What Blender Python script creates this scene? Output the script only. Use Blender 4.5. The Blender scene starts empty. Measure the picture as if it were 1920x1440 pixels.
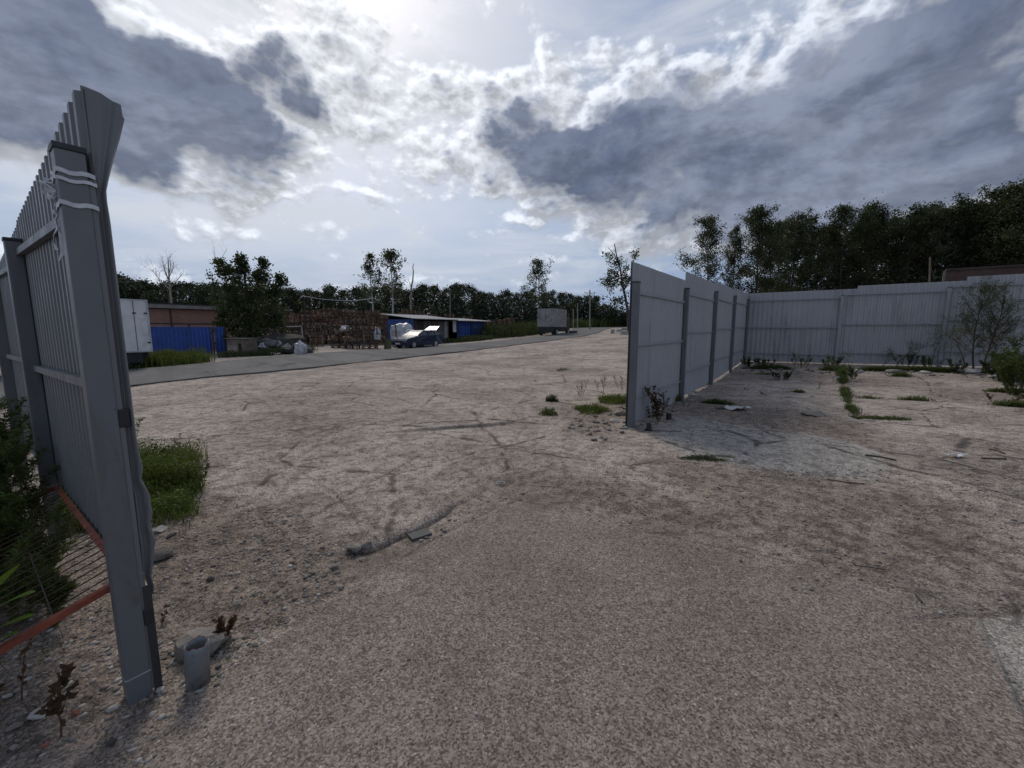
import bpy, bmesh, math, random
import numpy as np
from mathutils import Vector, Matrix
R = math.radians
sc = bpy.context.scene
col = sc.collection

# ------------------------------------------------------------------ camera
FPX, PITCH, CAMH = 780.0, R(7.5), 1.6
cd = bpy.data.cameras.new("camera"); cam = bpy.data.objects.new("camera", cd); col.objects.link(cam)
cam.location = (0, 0, CAMH); cam.rotation_euler = (R(90) - PITCH, 0, 0)
cd.sensor_width = 36; cd.lens = FPX / 1920 * 36; cd.clip_start = 0.05; cd.clip_end = 3000
sc.camera = cam
sc.view_settings.view_transform = 'Standard'; sc.view_settings.look = 'None'
sc.view_settings.exposure = -0.15; sc.view_settings.gamma = 1

def ray(u, v):
    x = (u - 960) / FPX; z = -(v - 720) / FPX
    return np.array([x, math.cos(PITCH) + z * math.sin(PITCH), -math.sin(PITCH) + z * math.cos(PITCH)])
def azel(u, v):
    d = ray(u, v); d = d / np.linalg.norm(d)
    return math.atan2(d[0], d[1]), math.asin(d[2])

# ------------------------------------------------------------------ sun and sky
SUN_AZ, SUN_EL = azel(565, -15)
SUN_EL = R(43)
sd = bpy.data.lights.new("sun", 'SUN'); sun = bpy.data.objects.new("sun", sd); col.objects.link(sun)
sd.energy = 1.9; sd.angle = R(17); sd.color = (1, .93, .83)
sun.rotation_euler = (R(90) - SUN_EL, 0, math.pi - SUN_AZ)

w = bpy.data.worlds.new("World"); sc.world = w; w.use_nodes = True
w.cycles.sampling_method = 'MANUAL'; w.cycles.sample_map_resolution = 512
nt = w.node_tree; nt.nodes.clear()

class N:
    """tiny node helper"""
    def __init__(s, nt): s.nt = nt
    def new(s, t, **k):
        n = s.nt.nodes.new(t)
        for a, b in k.items(): setattr(n, a, b)
        return n
    def link(s, a, b): s.nt.links.new(a, b)
    def put(s, sock, v):
        if isinstance(v, bpy.types.NodeSocket): s.link(v, sock)
        elif v is not None: sock.default_value = v
    def m(s, op, a, b=None, c=None, clamp=False):
        n = s.new('ShaderNodeMath', operation=op, use_clamp=clamp)
        for i, v in enumerate((a, b, c)):
            if v is not None: s.put(n.inputs[i], v)
        return n.outputs[0]
    def v(s, op, a, b=None, c=None, out=0):
        n = s.new('ShaderNodeVectorMath', operation=op)
        for i, q in enumerate((a, b, c)):
            if q is not None: s.put(n.inputs[i], q)
        return n.outputs[out]
    def mix(s, f, a, b, mode='MIX'):
        n = s.new('ShaderNodeMix', data_type='RGBA', blend_type=mode, clamp_factor=True)
        s.put(n.inputs[0], f); s.put(n.inputs[6], a); s.put(n.inputs[7], b)
        return n.outputs[2]
    def ss(s, x, a, b, lo=0.0, hi=1.0, kind='SMOOTHSTEP'):
        n = s.new('ShaderNodeMapRange', interpolation_type=kind)
        s.put(n.inputs[0], x); s.put(n.inputs[1], a); s.put(n.inputs[2], b)
        s.put(n.inputs[3], lo); s.put(n.inputs[4], hi)
        return n.outputs[0]
    def noise(s, vec, scale, detail=5, rough=.55, dist=0.0, out=0, dim='3D', lac=2.0):
        n = s.new('ShaderNodeTexNoise', noise_dimensions=dim)
        if vec is not None: s.link(vec, n.inputs['Vector'])
        n.inputs['Scale'].default_value = scale; n.inputs['Detail'].default_value = detail
        n.inputs['Roughness'].default_value = rough; n.inputs['Distortion'].default_value = dist
        n.inputs['Lacunarity'].default_value = lac
        return n.outputs[out]

def c4(r, g=None, b=None):
    return (r, r, r, 1) if g is None else (r, g, b, 1)

# cloud density as a function of direction; the places of the big cloud banks are given as (azimuth, elevation)
BLOBS = [  # u, v, half-width px, half-height px, amount  (thick cloud positive, clear sky negative)
 (110, 140, 290, 155, .85), (340, 215, 160, 105, .70), (545, 130, 95, 66, .60), (290, 320, 110, 50, .66), (430, 250, 110, 60, .40), (-150, 100, 250, 220, .4),
 (40, 350, 190, 45, -.4), (80, 0, 190, 90, .45), (310, -10, 90, 38, -.15), (410, 40, 90, 50, -.16),
 (700, 130, 115, 70, .30), (640, 235, 130, 55, .24), (470, 330, 80, 45, .22),
 (1010, 258, 125, 55, .66), (1065, 330, 75, 55, .50), (1210, 235, 170, 68, .52), (1430, 260, 250, 105, .60), (1750, 200, 300, 160, .55),
 (1045, 88, 58, 52, .40), (1170, 115, 90, 45, .28), (1330, 100, 110, 52, .30), (1650, 60, 260, 90, .40), (1750, 340, 300, 80, .48),
 (850, 200, 90, 75, .26), (900, 320, 120, 45, .28), (1230, 420, 130, 50, .36), (1120, 385, 100, 30, .26), (1500, 390, 240, 50, .40),
 (900, 40, 120, 50, -.30), (1200, 5, 140, 42, -.45), (560, 440, 420, 80, -.2), (1010, 490, 210, 50, -.16), (690, 320, 110, 40, -.1),
 (600, 10, 180, 60, .26), (520, -60, 200, 60, .2), (620, 300, 160, 40, .10), (480, 440, 160, 24, .16), (760, 440, 130, 16, .14), (650, 372, 80, 16, .36), (720, 412, 50, 10, .28), (880, 455, 28, 16, .28), (965, 405, 60, 14, .26), (1080, 452, 70, 14, .30), (1160, 440, 50, 22, .30), (1200, 480, 80, 16, .25), (1040, 492, 90, 6, .26), (700, 528, 330, 9, .24), (330, 528, 160, 9, .2), (540, 385, 50, 16, .26), (1260, 320, 150, 60, .40), (1000, 165, 90, 40, .10), (1350, 440, 200, 40, .30), (1800, 60, 250, 80, .2), (380, 390, 120, 30, .16),
]
BLOBS = [(a, b, c, d, e * (1.35 if e > .39 else 1.0)) for a, b, c, d, e in BLOBS]
def cloud_group():
    g = bpy.data.node_groups.new("cloud_density", 'ShaderNodeTree')
    g.interface.new_socket("dir", in_out='INPUT', socket_type='NodeSocketVector')
    g.interface.new_socket("big", in_out='OUTPUT', socket_type='NodeSocketFloat')
    g.interface.new_socket("full", in_out='OUTPUT', socket_type='NodeSocketFloat')
    n = N(g)
    gi = n.new('NodeGroupInput'); go = n.new('NodeGroupOutput')
    d = n.v('NORMALIZE', gi.outputs[0])
    sp = n.new('ShaderNodeSeparateXYZ'); n.link(d, sp.inputs[0])
    az = n.m('ARCTAN2', sp.outputs[0], sp.outputs[1]); el = n.m('ARCSINE', sp.outputs[2])
    cb = n.new('ShaderNodeCombineXYZ'); n.link(az, cb.inputs[0]); n.link(el, cb.inputs[1])
    # layer coordinates: flattened towards the horizon like a real cloud deck
    den = n.m('ADD', n.m('MAXIMUM', sp.outputs[2], 0.0), 0.16)
    cp = n.new('ShaderNodeCombineXYZ')
    n.link(n.m('DIVIDE', sp.outputs[0], den), cp.inputs[0]); n.link(n.m('DIVIDE', sp.outputs[1], den), cp.inputs[1])
    lay = cp.outputs[0]
    ae = n.v('MULTIPLY', cb.outputs[0], (1.0, 1.55, 1))
    # warp
    wn = n.noise(ae, 3.4, 4, .6, out=1)
    wv = n.v('MULTIPLY', n.v('SUBTRACT', wn, (.5, .5, .5)), (.34, .20, 0))
    aew = n.v('ADD', cb.outputs[0], wv)
    acc = None
    for (u, v_, su, sv, a) in BLOBS:
        a0, e0 = azel(u, v_)
        a1, _ = azel(u + su, v_); a2, _ = azel(u - su, v_); _, e1 = azel(u, v_ - sv); _, e2 = azel(u, v_ + sv)
        sa = abs(a1 - a2) / 2; se = abs(e1 - e2) / 2
        q = n.v('MULTIPLY_ADD', aew, (1 / sa, 1 / se, 0), (-a0 / sa, -e0 / se, 0))
        l2 = n.v('DOT_PRODUCT', q, q, out=1)
        e = n.m('EXPONENT', n.m('MULTIPLY', l2, -.8))
        acc = n.m('MULTIPLY', e, a) if acc is None else n.m('MULTIPLY_ADD', e, a, acc)
    n1 = n.noise(ae, 5.0, 9, .60, .12)
    n2 = n.noise(lay, 1.5, 8, .62, .3)
    # billows: rounded lumps
    bl = n.new('ShaderNodeTexVoronoi', feature='SMOOTH_F1', voronoi_dimensions='2D'); bl.inputs['Scale'].default_value = 10.0
    bl.inputs['Detail'].default_value = 3.0; bl.inputs['Roughness'].default_value = .55; bl.inputs['Smoothness'].default_value = .5; bl.inputs['Lacunarity'].default_value = 2.2
    n.link(n.v('ADD', ae, n.v('MULTIPLY', wn, (.10, .10, 0))), bl.inputs['Vector'])
    s1 = n.m('SUBTRACT', n1, .5); s2 = n.m('SUBTRACT', n2, .5); s3 = n.m('SUBTRACT', .38, bl.outputs[0])
    det = n.m('MULTIPLY_ADD', s1, 1.15, n.m('MULTIPLY_ADD', s2, .50, n.m('MULTIPLY', s3, .55)))
    big = n.m('ADD', acc, .0)
    n.link(big, go.inputs[0]); n.link(n.m('ADD', big, det), go.inputs[1])
    return g
G = cloud_group()
n = N(nt)
tc = n.new('ShaderNodeTexCoord'); D = n.v('NORMALIZE', tc.outputs['Generated'])
sundir = (math.sin(SUN_AZ) * math.cos(SUN_EL), math.cos(SUN_AZ) * math.cos(SUN_EL), math.sin(SUN_EL))
ga = n.new('ShaderNodeGroup', node_tree=G); n.link(D, ga.inputs[0])
tow = n.v('MULTIPLY_ADD', n.v('SUBTRACT', sundir, D), (.035, .035, .035), D)
gb = n.new('ShaderNodeGroup', node_tree=G); n.link(tow, gb.inputs[0])
dens, dens2 = ga.outputs[1], gb.outputs[1]
sky = n.new('ShaderNodeTexSky', sky_type='NISHITA'); sky.sun_disc = False
sky.sun_elevation = SUN_EL; sky.sun_rotation = SUN_AZ; sky.dust_density = 2.5; sky.air_density = 1.0; sky.ozone_density = 1.6
sdot = n.v('DOT_PRODUCT', D, sundir, out=1)
near = n.m('POWER', n.m('MAXIMUM', sdot, 0.0), 14.0)
wide = n.m('POWER', n.m('MAXIMUM', sdot, 0.0), 3.0)
# light through the cloud: thin edges bright, thick cores grey-blue
thick = n.ss(dens, .14, .74)
relief = n.m('SUBTRACT', dens, dens2)
K = 10.0
lit = n.mix(near, (.60 * K, .645 * K, .73 * K, 1), (.97 * K, .985 * K, 1.01 * K, 1))
lit = n.mix(wide, lit, n.mix(.5, lit, (.90 * K, .93 * K, .98 * K, 1)))
mott = n.noise(n.v('MULTIPLY', D, (1, 1, 2.4)), 3.2, 6, .62, .4)
core = n.mix(n.ss(mott, .36, .66), (.125 * K, .158 * K, .245 * K, 1), (.27 * K, .31 * K, .41 * K, 1))
core = n.mix(near, core, (.23 * K, .26 * K, .335 * K, 1))
cc = n.mix(thick, lit, core)
rl = n.ss(relief, -.20, .22, .68, 1.46, 'LINEAR'); rl = n.m('ADD', 1.0, n.m('MULTIPLY', n.m('SUBTRACT', rl, 1.0), n.ss(thick, 0, 1, 1.0, .38)))
cc = n.v('SCALE', cc, None); cc.node.inputs[3].default_value = 1
n.link(rl, cc.node.inputs[3])
cover = n.ss(dens, -.26, .20)
sp = n.new('ShaderNodeSeparateXYZ'); n.link(D, sp.inputs[0])
hz = n.ss(sp.outputs[2], 0.0, .32, 1.0, 0.0)
hazec = n.mix(wide, (.26 * K, .37 * K, .60 * K, 1), (.42 * K, .54 * K, .76 * K, 1))
skyc = n.mix(n.m('MULTIPLY_ADD', hz, .45, .45), sky.outputs[0], hazec)
veil = n.noise(n.v('MULTIPLY', D, (1.0, 1.0, 4.5)), 2.6, 7, .6, .5)
skyc = n.mix(n.m('MULTIPLY', n.ss(veil, .38, .66), n.ss(wide, .1, .9, .45, .85)), skyc, (.74 * K, .78 * K, .85 * K, 1))
skyc = n.mix(n.m('MULTIPLY', near, .45), skyc, (.66 * K, .72 * K, .80 * K, 1))
low = n.ss(sp.outputs[2], .01, .08, .6, 1.0)
fin = n.mix(n.m('MULTIPLY', cover, low), skyc, cc)
bg = n.new('ShaderNodeBackground'); bg.inputs[1].default_value = .10
n.link(fin, bg.inputs[0])
wo = n.new('ShaderNodeOutputWorld'); n.link(bg.outputs[0], wo.inputs[0])

# ------------------------------------------------------------------ tagging
def tag(o, label=None, cat=None, group=None, kind=None):
    if label: o['label'] = label
    if cat: o['category'] = cat
    if group: o['group'] = group
    if kind: o['kind'] = kind
    return o
def empty(name, loc=(0, 0, 0), label=None, cat=None, group=None, rz=0):
    o = bpy.data.objects.new(name, None); col.objects.link(o); o.location = loc; o.rotation_euler = (0, 0, rz)
    o.empty_display_size = .2
    return tag(o, label, cat, group)
def copy_tree(o, parent=None):
    c = o.copy(); col.objects.link(c); c.parent = parent
    for ch in o.children: copy_tree(ch, c)
    return c

# ------------------------------------------------------------------ numpy noise
def _hash(i, j, seed):
    h = (i.astype(np.int64) * 374761393 + j.astype(np.int64) * 668265263 + seed * 1442695041) & 0x7fffffff
    h = ((h ^ (h >> 13)) * 1274126177) & 0x7fffffff
    return ((h ^ (h >> 16)) & 0xffff) / 65535.0
def vnoise(x, y, s=0):
    i = np.floor(x); j = np.floor(y); fx = x - i; fy = y - j
    fx = fx * fx * (3 - 2 * fx); fy = fy * fy * (3 - 2 * fy)
    a = _hash(i, j, s); b = _hash(i + 1, j, s); c = _hash(i, j + 1, s); d = _hash(i + 1, j + 1, s)
    return (a * (1 - fx) + b * fx) * (1 - fy) + (c * (1 - fx) + d * fx) * fy
def fbm(x, y, o=4, s=0, rough=.5):
    t = 0; a = 1; n_ = 0
    for k in range(o):
        t = t + a * vnoise(x * 2 ** k + 17.3 * k, y * 2 ** k - 9.1 * k, s + k * 31); n_ += a; a *= rough
    return t / n_
def sst(x, a, b):
    t = np.clip((x - a) / (b - a), 0, 1); return t * t * (3 - 2 * t)

# ------------------------------------------------------------------ ground height (broad shape) and pixel to ground
def macro(x, y):
    x = np.asarray(x, float); y = np.asarray(y, float)
    q = y + 1.6 * x - 22.0
    r = np.where(q > 40, q, 2.2 * np.log1p(np.exp(np.clip(q / 2.2, -30, 30))))
    r = 90 * (1 - np.exp(-np.maximum(r, 0) / 90)) * 1.12
    r = np.minimum(r, 200)
    back = sst(y, -4, 3)
    return .028 * r * back
def G3(u, v, lift=0.0):
    """point of the ground seen at photo pixel (u, v)"""
    d = ray(u, v); t = (0 - CAMH) / min(d[2], -.004); t = min(t, 300)
    lo, hi = .3, 300.0
    ts = np.geomspace(.8, 300, 900)
    hz_ = CAMH + ts * d[2] - macro(ts * d[0], ts * d[1])
    k = np.argmax(hz_ < 0) if (hz_ < 0).any() else len(ts) - 1
    t = ts[k]
    if k > 0:
        a, b = hz_[k - 1], hz_[k]; t = ts[k - 1] + (ts[k] - ts[k - 1]) * a / (a - b + 1e-9)
    x, y = t * d[0], t * d[1]
    return Vector((x, y, float(macro(x, y)) + lift))
def at(u, v, depth):
    """point on the ray of photo pixel (u, v) at forward distance depth"""
    d = ray(u, v); t = depth / d[1]
    return Vector((d[0] * t, depth, CAMH + d[2] * t))
def gz(x, y): return float(macro(x, y))
def gp(x, y, l=0.0): return Vector((x, y, gz(x, y) + l))

# ------------------------------------------------------------------ mesh builder
class MB:
    def __init__(s): s.v = []; s.f = []; s.n = 0
    def add(s, vs, fs):
        b = s.n
        s.v.extend([tuple(p) for p in vs]); s.f.extend([tuple(i + b for i in q) for q in fs]); s.n += len(vs)
    def box(s, c, size, rot=None, jit=0):
        hx, hy, hz = [k / 2 for k in size]
        vs = [Vector((sx * hx, sy * hy, sz * hz)) for sz in (-1, 1) for sx, sy in ((-1, -1), (1, -1), (1, 1), (-1, 1))]
        if jit: vs = [p + Vector([random.uniform(-jit, jit) for _ in range(3)]) for p in vs]
        if rot is not None: vs = [rot @ p for p in vs]
        c = Vector(c)
        s.add([p + c for p in vs], [(3, 2, 1, 0), (4, 5, 6, 7), (0, 1, 5, 4), (1, 2, 6, 5), (2, 3, 7, 6), (3, 0, 4, 7)])
    def bar(s, a, b, w, h, up=(0, 0, 1)):
        a = Vector(a); b = Vector(b); d = b - a; L = d.length
        x = d.normalized(); z = Vector(up); y = z.cross(x)
        if y.length < 1e-4: y = Vector((1, 0, 0)).cross(x)
        y.normalize(); z = x.cross(y)
        s.box((a + b) / 2, (L, w, h), Matrix((x, y, z)).transposed())
    def tube(s, pts, rad, n=8, cap=True):
        pts = [Vector(p) for p in pts]
        if not hasattr(rad, '__len__'): rad = [rad] * len(pts)
        vs = []; ref = Vector((.123, .35, .93))
        for i, p in enumerate(pts):
            d = (pts[min(i + 1, len(pts) - 1)] - pts[max(i - 1, 0)])
            if d.length < 1e-9: d = Vector((0, 0, 1))
            d.normalize(); a = d.cross(ref)
            if a.length < .05: a = d.cross(Vector((1, 0, 0)))
            a.normalize(); b = d.cross(a)
            for k in range(n):
                t = 2 * math.pi * k / n; vs.append(p + (a * math.cos(t) + b * math.sin(t)) * rad[i])
        fs = [(i * n + k, i * n + (k + 1) % n, (i + 1) * n + (k + 1) % n, (i + 1) * n + k) for i in range(len(pts) - 1) for k in range(n)]
        if cap and n > 2: fs += [tuple(range(n - 1, -1, -1)), tuple(range((len(pts) - 1) * n, len(pts) * n))]
        s.add(vs, fs)
    def grid(s, P):
        """P: rows of points"""
        r, c = len(P), len(P[0])
        s.add([p for row in P for p in row], [(i * c + j, i * c + j + 1, (i + 1) * c + j + 1, (i + 1) * c + j) for i in range(r - 1) for j in range(c - 1)])
    def prism(s, poly, axis, a, b):
        """extrude closed 2-D outline (list of 3-D points) by vector from a to b along axis"""
        n_ = len(poly); ax = Vector(axis)
        s.add([Vector(p) + ax * a for p in poly] + [Vector(p) + ax * b for p in poly],
              [tuple(range(n_ - 1, -1, -1)), tuple(range(n_, 2 * n_))] + [(k, (k + 1) % n_, n_ + (k + 1) % n_, n_ + k) for k in range(n_)])
    def rock(s, c, r, squash=.6, seed=0, sub=1):
        rnd = random.Random(seed)
        bm = bmesh.new(); bmesh.ops.create_icosphere(bm, subdivisions=sub, radius=1)
        ax = Vector((rnd.uniform(.8, 1.35), rnd.uniform(.65, 1.0), squash)); ang = rnd.uniform(0, 6.28)
        planes = [(Vector((rnd.gauss(0, 1), rnd.gauss(0, 1), rnd.gauss(0, 1))).normalized(), rnd.uniform(.55, .9)) for _ in range(7)]
        off = Vector([rnd.uniform(-50, 50) for _ in range(3)])
        vs = []
        for p in bm.verts:
            q = p.co.copy()
            for nrm, dd in planes:
                e = q.dot(nrm) - dd
                if e > 0: q -= nrm * e * .92
            q += q * rnd.uniform(-.06, .06)
            q = Vector((q.x * ax.x, q.y * ax.y, q.z * ax.z)) * r
            q.rotate(Matrix.Rotation(ang, 3, 'Z')); vs.append(q + Vector(c))
        fs = [tuple(x.index for x in f.verts) for f in bm.faces]; bm.free(); s.add(vs, fs)
    def build(s, name, mat, parent=None, smooth=False, origin=None, bevel=0):
        o3 = Vector(origin) if origin is not None else (parent.location if parent is not None and parent.type == 'EMPTY' and parent.rotation_euler.z == 0 and s.__dict__.get('world', True) else Vector((0, 0, 0)))
        me = bpy.data.meshes.new(name)
        me.from_pydata([(p[0] - o3[0], p[1] - o3[1], p[2] - o3[2]) for p in s.v], [], s.f)
        me.materials.append(mat)
        if smooth: me.polygons.foreach_set('use_smooth', [True] * len(me.polygons))
        me.update()
        o = bpy.data.objects.new(name, me); col.objects.link(o)
        if parent is not None:
            o.parent = parent
        elif origin is not None: o.location = origin
        if bevel:
            b = o.modifiers.new('bevel', 'BEVEL'); b.width = bevel; b.segments = 2; b.limit_method = 'ANGLE'
        return o
    def local(s): s.world = False; return s

def mesh_arrays(name, V, F, mat, parent=None, smooth=False, attrs=None, loc=None):
    """V (n,3); F (m,4) or (m,3) int"""
    me = bpy.data.meshes.new(name); k = F.shape[1]
    me.vertices.add(len(V)); me.vertices.foreach_set('co', np.asarray(V, np.float32).ravel())
    me.loops.add(F.size); me.loops.foreach_set('vertex_index', F.astype(np.int32).ravel())
    me.polygons.add(len(F)); me.polygons.foreach_set('loop_start', np.arange(0, F.size, k, dtype=np.int32))
    if smooth: me.polygons.foreach_set('use_smooth', np.ones(len(F), bool))
    me.update(calc_edges=True); me.materials.append(mat)
    for a, (dom, arr) in (attrs or {}).items():
        at_ = me.attributes.new(a, 'FLOAT', dom); at_.data.foreach_set('value', np.asarray(arr, np.float32))
    o = bpy.data.objects.new(name, me); col.objects.link(o)
    if parent is not None: o.parent = parent
    if loc is not None: o.location = loc
    return o

# ------------------------------------------------------------------ materials
MATS = {}
def mat(name, color, rough=.8, metal=0.0, var=.25, vscale=3.0, bump=.0, bscale=40.0, spec=.5, objr=0, streak=1, dirt=None, dscale=1.5, damt=.5, rust=0):
    if name in MATS: return MATS[name]
    m = bpy.data.materials.new(name); m.use_nodes = True; nt = m.node_tree; nt.nodes.clear(); n = N(nt)
    p = n.new('ShaderNodeBsdfPrincipled'); o = n.new('ShaderNodeOutputMaterial'); n.link(p.outputs[0], o.inputs[0])
    g = n.new('ShaderNodeNewGeometry').outputs['Position']
    a = n.noise(g, vscale, 6, .6); f = n.ss(a, .3, .7, 1 - var, 1 + var, 'LINEAR')
    cc_ = n.v('SCALE', c4(*color)[:3]); n.link(f, cc_.node.inputs[3]); cl = cc_
    if objr:
        oi = n.new('ShaderNodeObjectInfo').outputs['Random']; q_ = n.v('SCALE', cl); n.link(n.ss(oi, 0, 1, 1 - objr, 1 + objr, 'LINEAR'), q_.node.inputs[3]); cl = q_
    if dirt:
        d = n.noise(n.v('MULTIPLY', g, (1, 1, streak)) if streak != 1 else g, dscale, 7, .65, .4)
        cl = n.mix(n.ss(d, .5, .72, 0, damt), cl, c4(*dirt))
    if rust:
        k_ = n.noise(n.v('MULTIPLY', g, (1, 1, .35)), 9, 8, .7); cl = n.mix(n.ss(k_, .60, .66, 0, rust), cl, c4(.085, .042, .022))
        k2 = n.noise(g, 38, 4, .7); cl = n.mix(n.ss(k2, .68, .71, 0, rust), cl, c4(.05, .03, .02))
    n.link(cl, p.inputs['Base Color'])
    r = n.noise(g, vscale * 2.7, 4, .6); n.link(n.ss(r, .3, .7, max(rough - .12, 0), min(rough + .12, 1), 'LINEAR'), p.inputs['Roughness'])
    p.inputs['Metallic'].default_value = metal; p.inputs['Specular IOR Level'].default_value = spec
    if bump:
        b = n.new('ShaderNodeBump'); b.inputs['Strength'].default_value = bump; b.inputs['Distance'].default_value = .01
        n.link(n.noise(g, bscale, 5, .6), b.inputs['Height']); n.link(b.outputs[0], p.inputs['Normal'])
    MATS[name] = m; return m
def leafmat(name, c1, c2, trans=.3):
    m = bpy.data.materials.new(name); m.use_nodes = True; nt = m.node_tree; nt.nodes.clear(); n = N(nt)
    at_ = n.new('ShaderNodeAttribute', attribute_name='rnd'); g = n.new('ShaderNodeNewGeometry').outputs['Position']
    f = n.m('ADD', n.m('MULTIPLY', at_.outputs['Fac'], .7), n.m('MULTIPLY', n.noise(g, 1.3, 3), .3))
    c = n.mix(f, c4(*c1), c4(*c2))
    d = n.new('ShaderNodeBsdfPrincipled'); d.inputs['Roughness'].default_value = .65; d.inputs['Specular IOR Level'].default_value = .25; n.link(c, d.inputs[0])
    t = n.new('ShaderNodeBsdfTranslucent'); n.link(n.mix(.5, c, (.16, .20, .02, 1)), t.inputs[0])
    mx = n.new('ShaderNodeMixShader'); mx.inputs[0].default_value = trans
    n.link(d.outputs[0], mx.inputs[1]); n.link(t.outputs[0], mx.inputs[2])
    o = n.new('ShaderNodeOutputMaterial'); n.link(mx.outputs[0], o.inputs[0]); MATS[name] = m; return m

# ------------------------------------------------------------------ leaves, blades
def leaves(P, size, seed=0, droop=0.0, aspect=.55, dirs=None):
    """rhombus leaves at points P (n,3) -> V, F, rnd"""
    rg = np.random.default_rng(seed); n_ = len(P)
    d = rg.normal(size=(n_, 3)) if dirs is None else dirs + rg.normal(size=(n_, 3)) * .45
    d[:, 2] -= droop; d /= np.linalg.norm(d, axis=1)[:, None] + 1e-9
    r = rg.normal(size=(n_, 3)); s_ = np.cross(d, r); s_ /= np.linalg.norm(s_, axis=1)[:, None] + 1e-9
    L = (np.asarray(size) * rg.uniform(.6, 1.35, n_))[:, None]
    nn = np.cross(d, s_)
    v0 = P; v1 = P + d * L * .45 + s_ * L * aspect * .5 + nn * L * .06; v2 = P + d * L; v3 = P + d * L * .45 - s_ * L * aspect * .5 + nn * L * .06
    V = np.stack([v0, v1, v2, v3], 1).reshape(-1, 3); F = np.arange(n_ * 4).reshape(-1, 4)
    return V, F, rg.uniform(0, 1, n_)
def blades(P, h, seed=0, width=.006, lean=.35):
    """curved grass blades: two quads each"""
    rg = np.random.default_rng(seed); n_ = len(P)
    H = np.asarray(h) * rg.uniform(.5, 1.25, n_); a = rg.uniform(0, 6.283, n_); l = rg.uniform(.1, 1, n_) * lean
    dx, dy = np.cos(a), np.sin(a); sx, sy = -dy, dx; wd = width * rg.uniform(.6, 1.4, n_)
    rows = []
    for t, wk in ((0, 1), (.55, .8), (1, .12)):
        c = P + np.stack([dx * H * l * t ** 2, dy * H * l * t ** 2, H * t * (1 - .25 * l * t)], 1)
        s_ = np.stack([sx, sy, 0 * sx], 1) * (wd * wk)[:, None]
        rows += [c - s_, c + s_]
    V = np.stack(rows, 1).reshape(-1, 3); b = (np.arange(n_) * 6)[:, None]
    F = np.concatenate([b + np.array([[0, 1, 3, 2]]), b + np.array([[2, 3, 5, 4]])], 1).reshape(-1, 4)
    return V, F, np.repeat(rg.uniform(0, 1, n_), 2)
def cat_arr(L):
    Vs, Fs, Rs = [], [], []; b = 0
    for V, F, r in L: Vs.append(V); Fs.append(F + b); Rs.append(r); b += len(V)
    return np.concatenate(Vs), np.concatenate(Fs), np.concatenate(Rs)

# ------------------------------------------------------------------ ground sheet
def polyl(*px): return np.array([[*(G3(u, v)[:2])] for u, v in px])
def seg_dist(X, Y, L, closed=False):
    """distance, signed side and position along to polyline L"""
    best = np.full(X.shape, 1e9); side = np.zeros(X.shape); par = np.zeros(X.shape)
    Q = list(zip(L[:-1], L[1:])) + ([(L[-1], L[0])] if closed else [])
    for i, (a, b) in enumerate(Q):
        d = b - a; L2 = d @ d + 1e-12
        t = np.clip(((X - a[0]) * d[0] + (Y - a[1]) * d[1]) / L2, 0, 1)
        ex = X - a[0] - t * d[0]; ey = Y - a[1] - t * d[1]; dd = np.hypot(ex, ey)
        m = dd < best; best = np.where(m, dd, best); side = np.where(m, np.sign(d[0] * ey - d[1] * ex), side); par = np.where(m, (i + t) / len(Q), par)
    return best, side, par
def in_poly(X, Y, L):
    c = np.zeros(X.shape, bool); j = len(L) - 1
    for i in range(len(L)):
        xi, yi = L[i]; xj, yj = L[j]
        c ^= ((yi > Y) != (yj > Y)) & (X < (xj - xi) * (Y - yi) / (yj - yi + 1e-12) + xi); j = i
    return c
def pmask(X, Y, L, soft, nz=None):
    d, _, _ = seg_dist(X, Y, L, True); s = np.where(in_poly(X, Y, L), d, -d)
    if nz is not None: s = s + nz
    return sst(s, -soft, soft)

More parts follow.
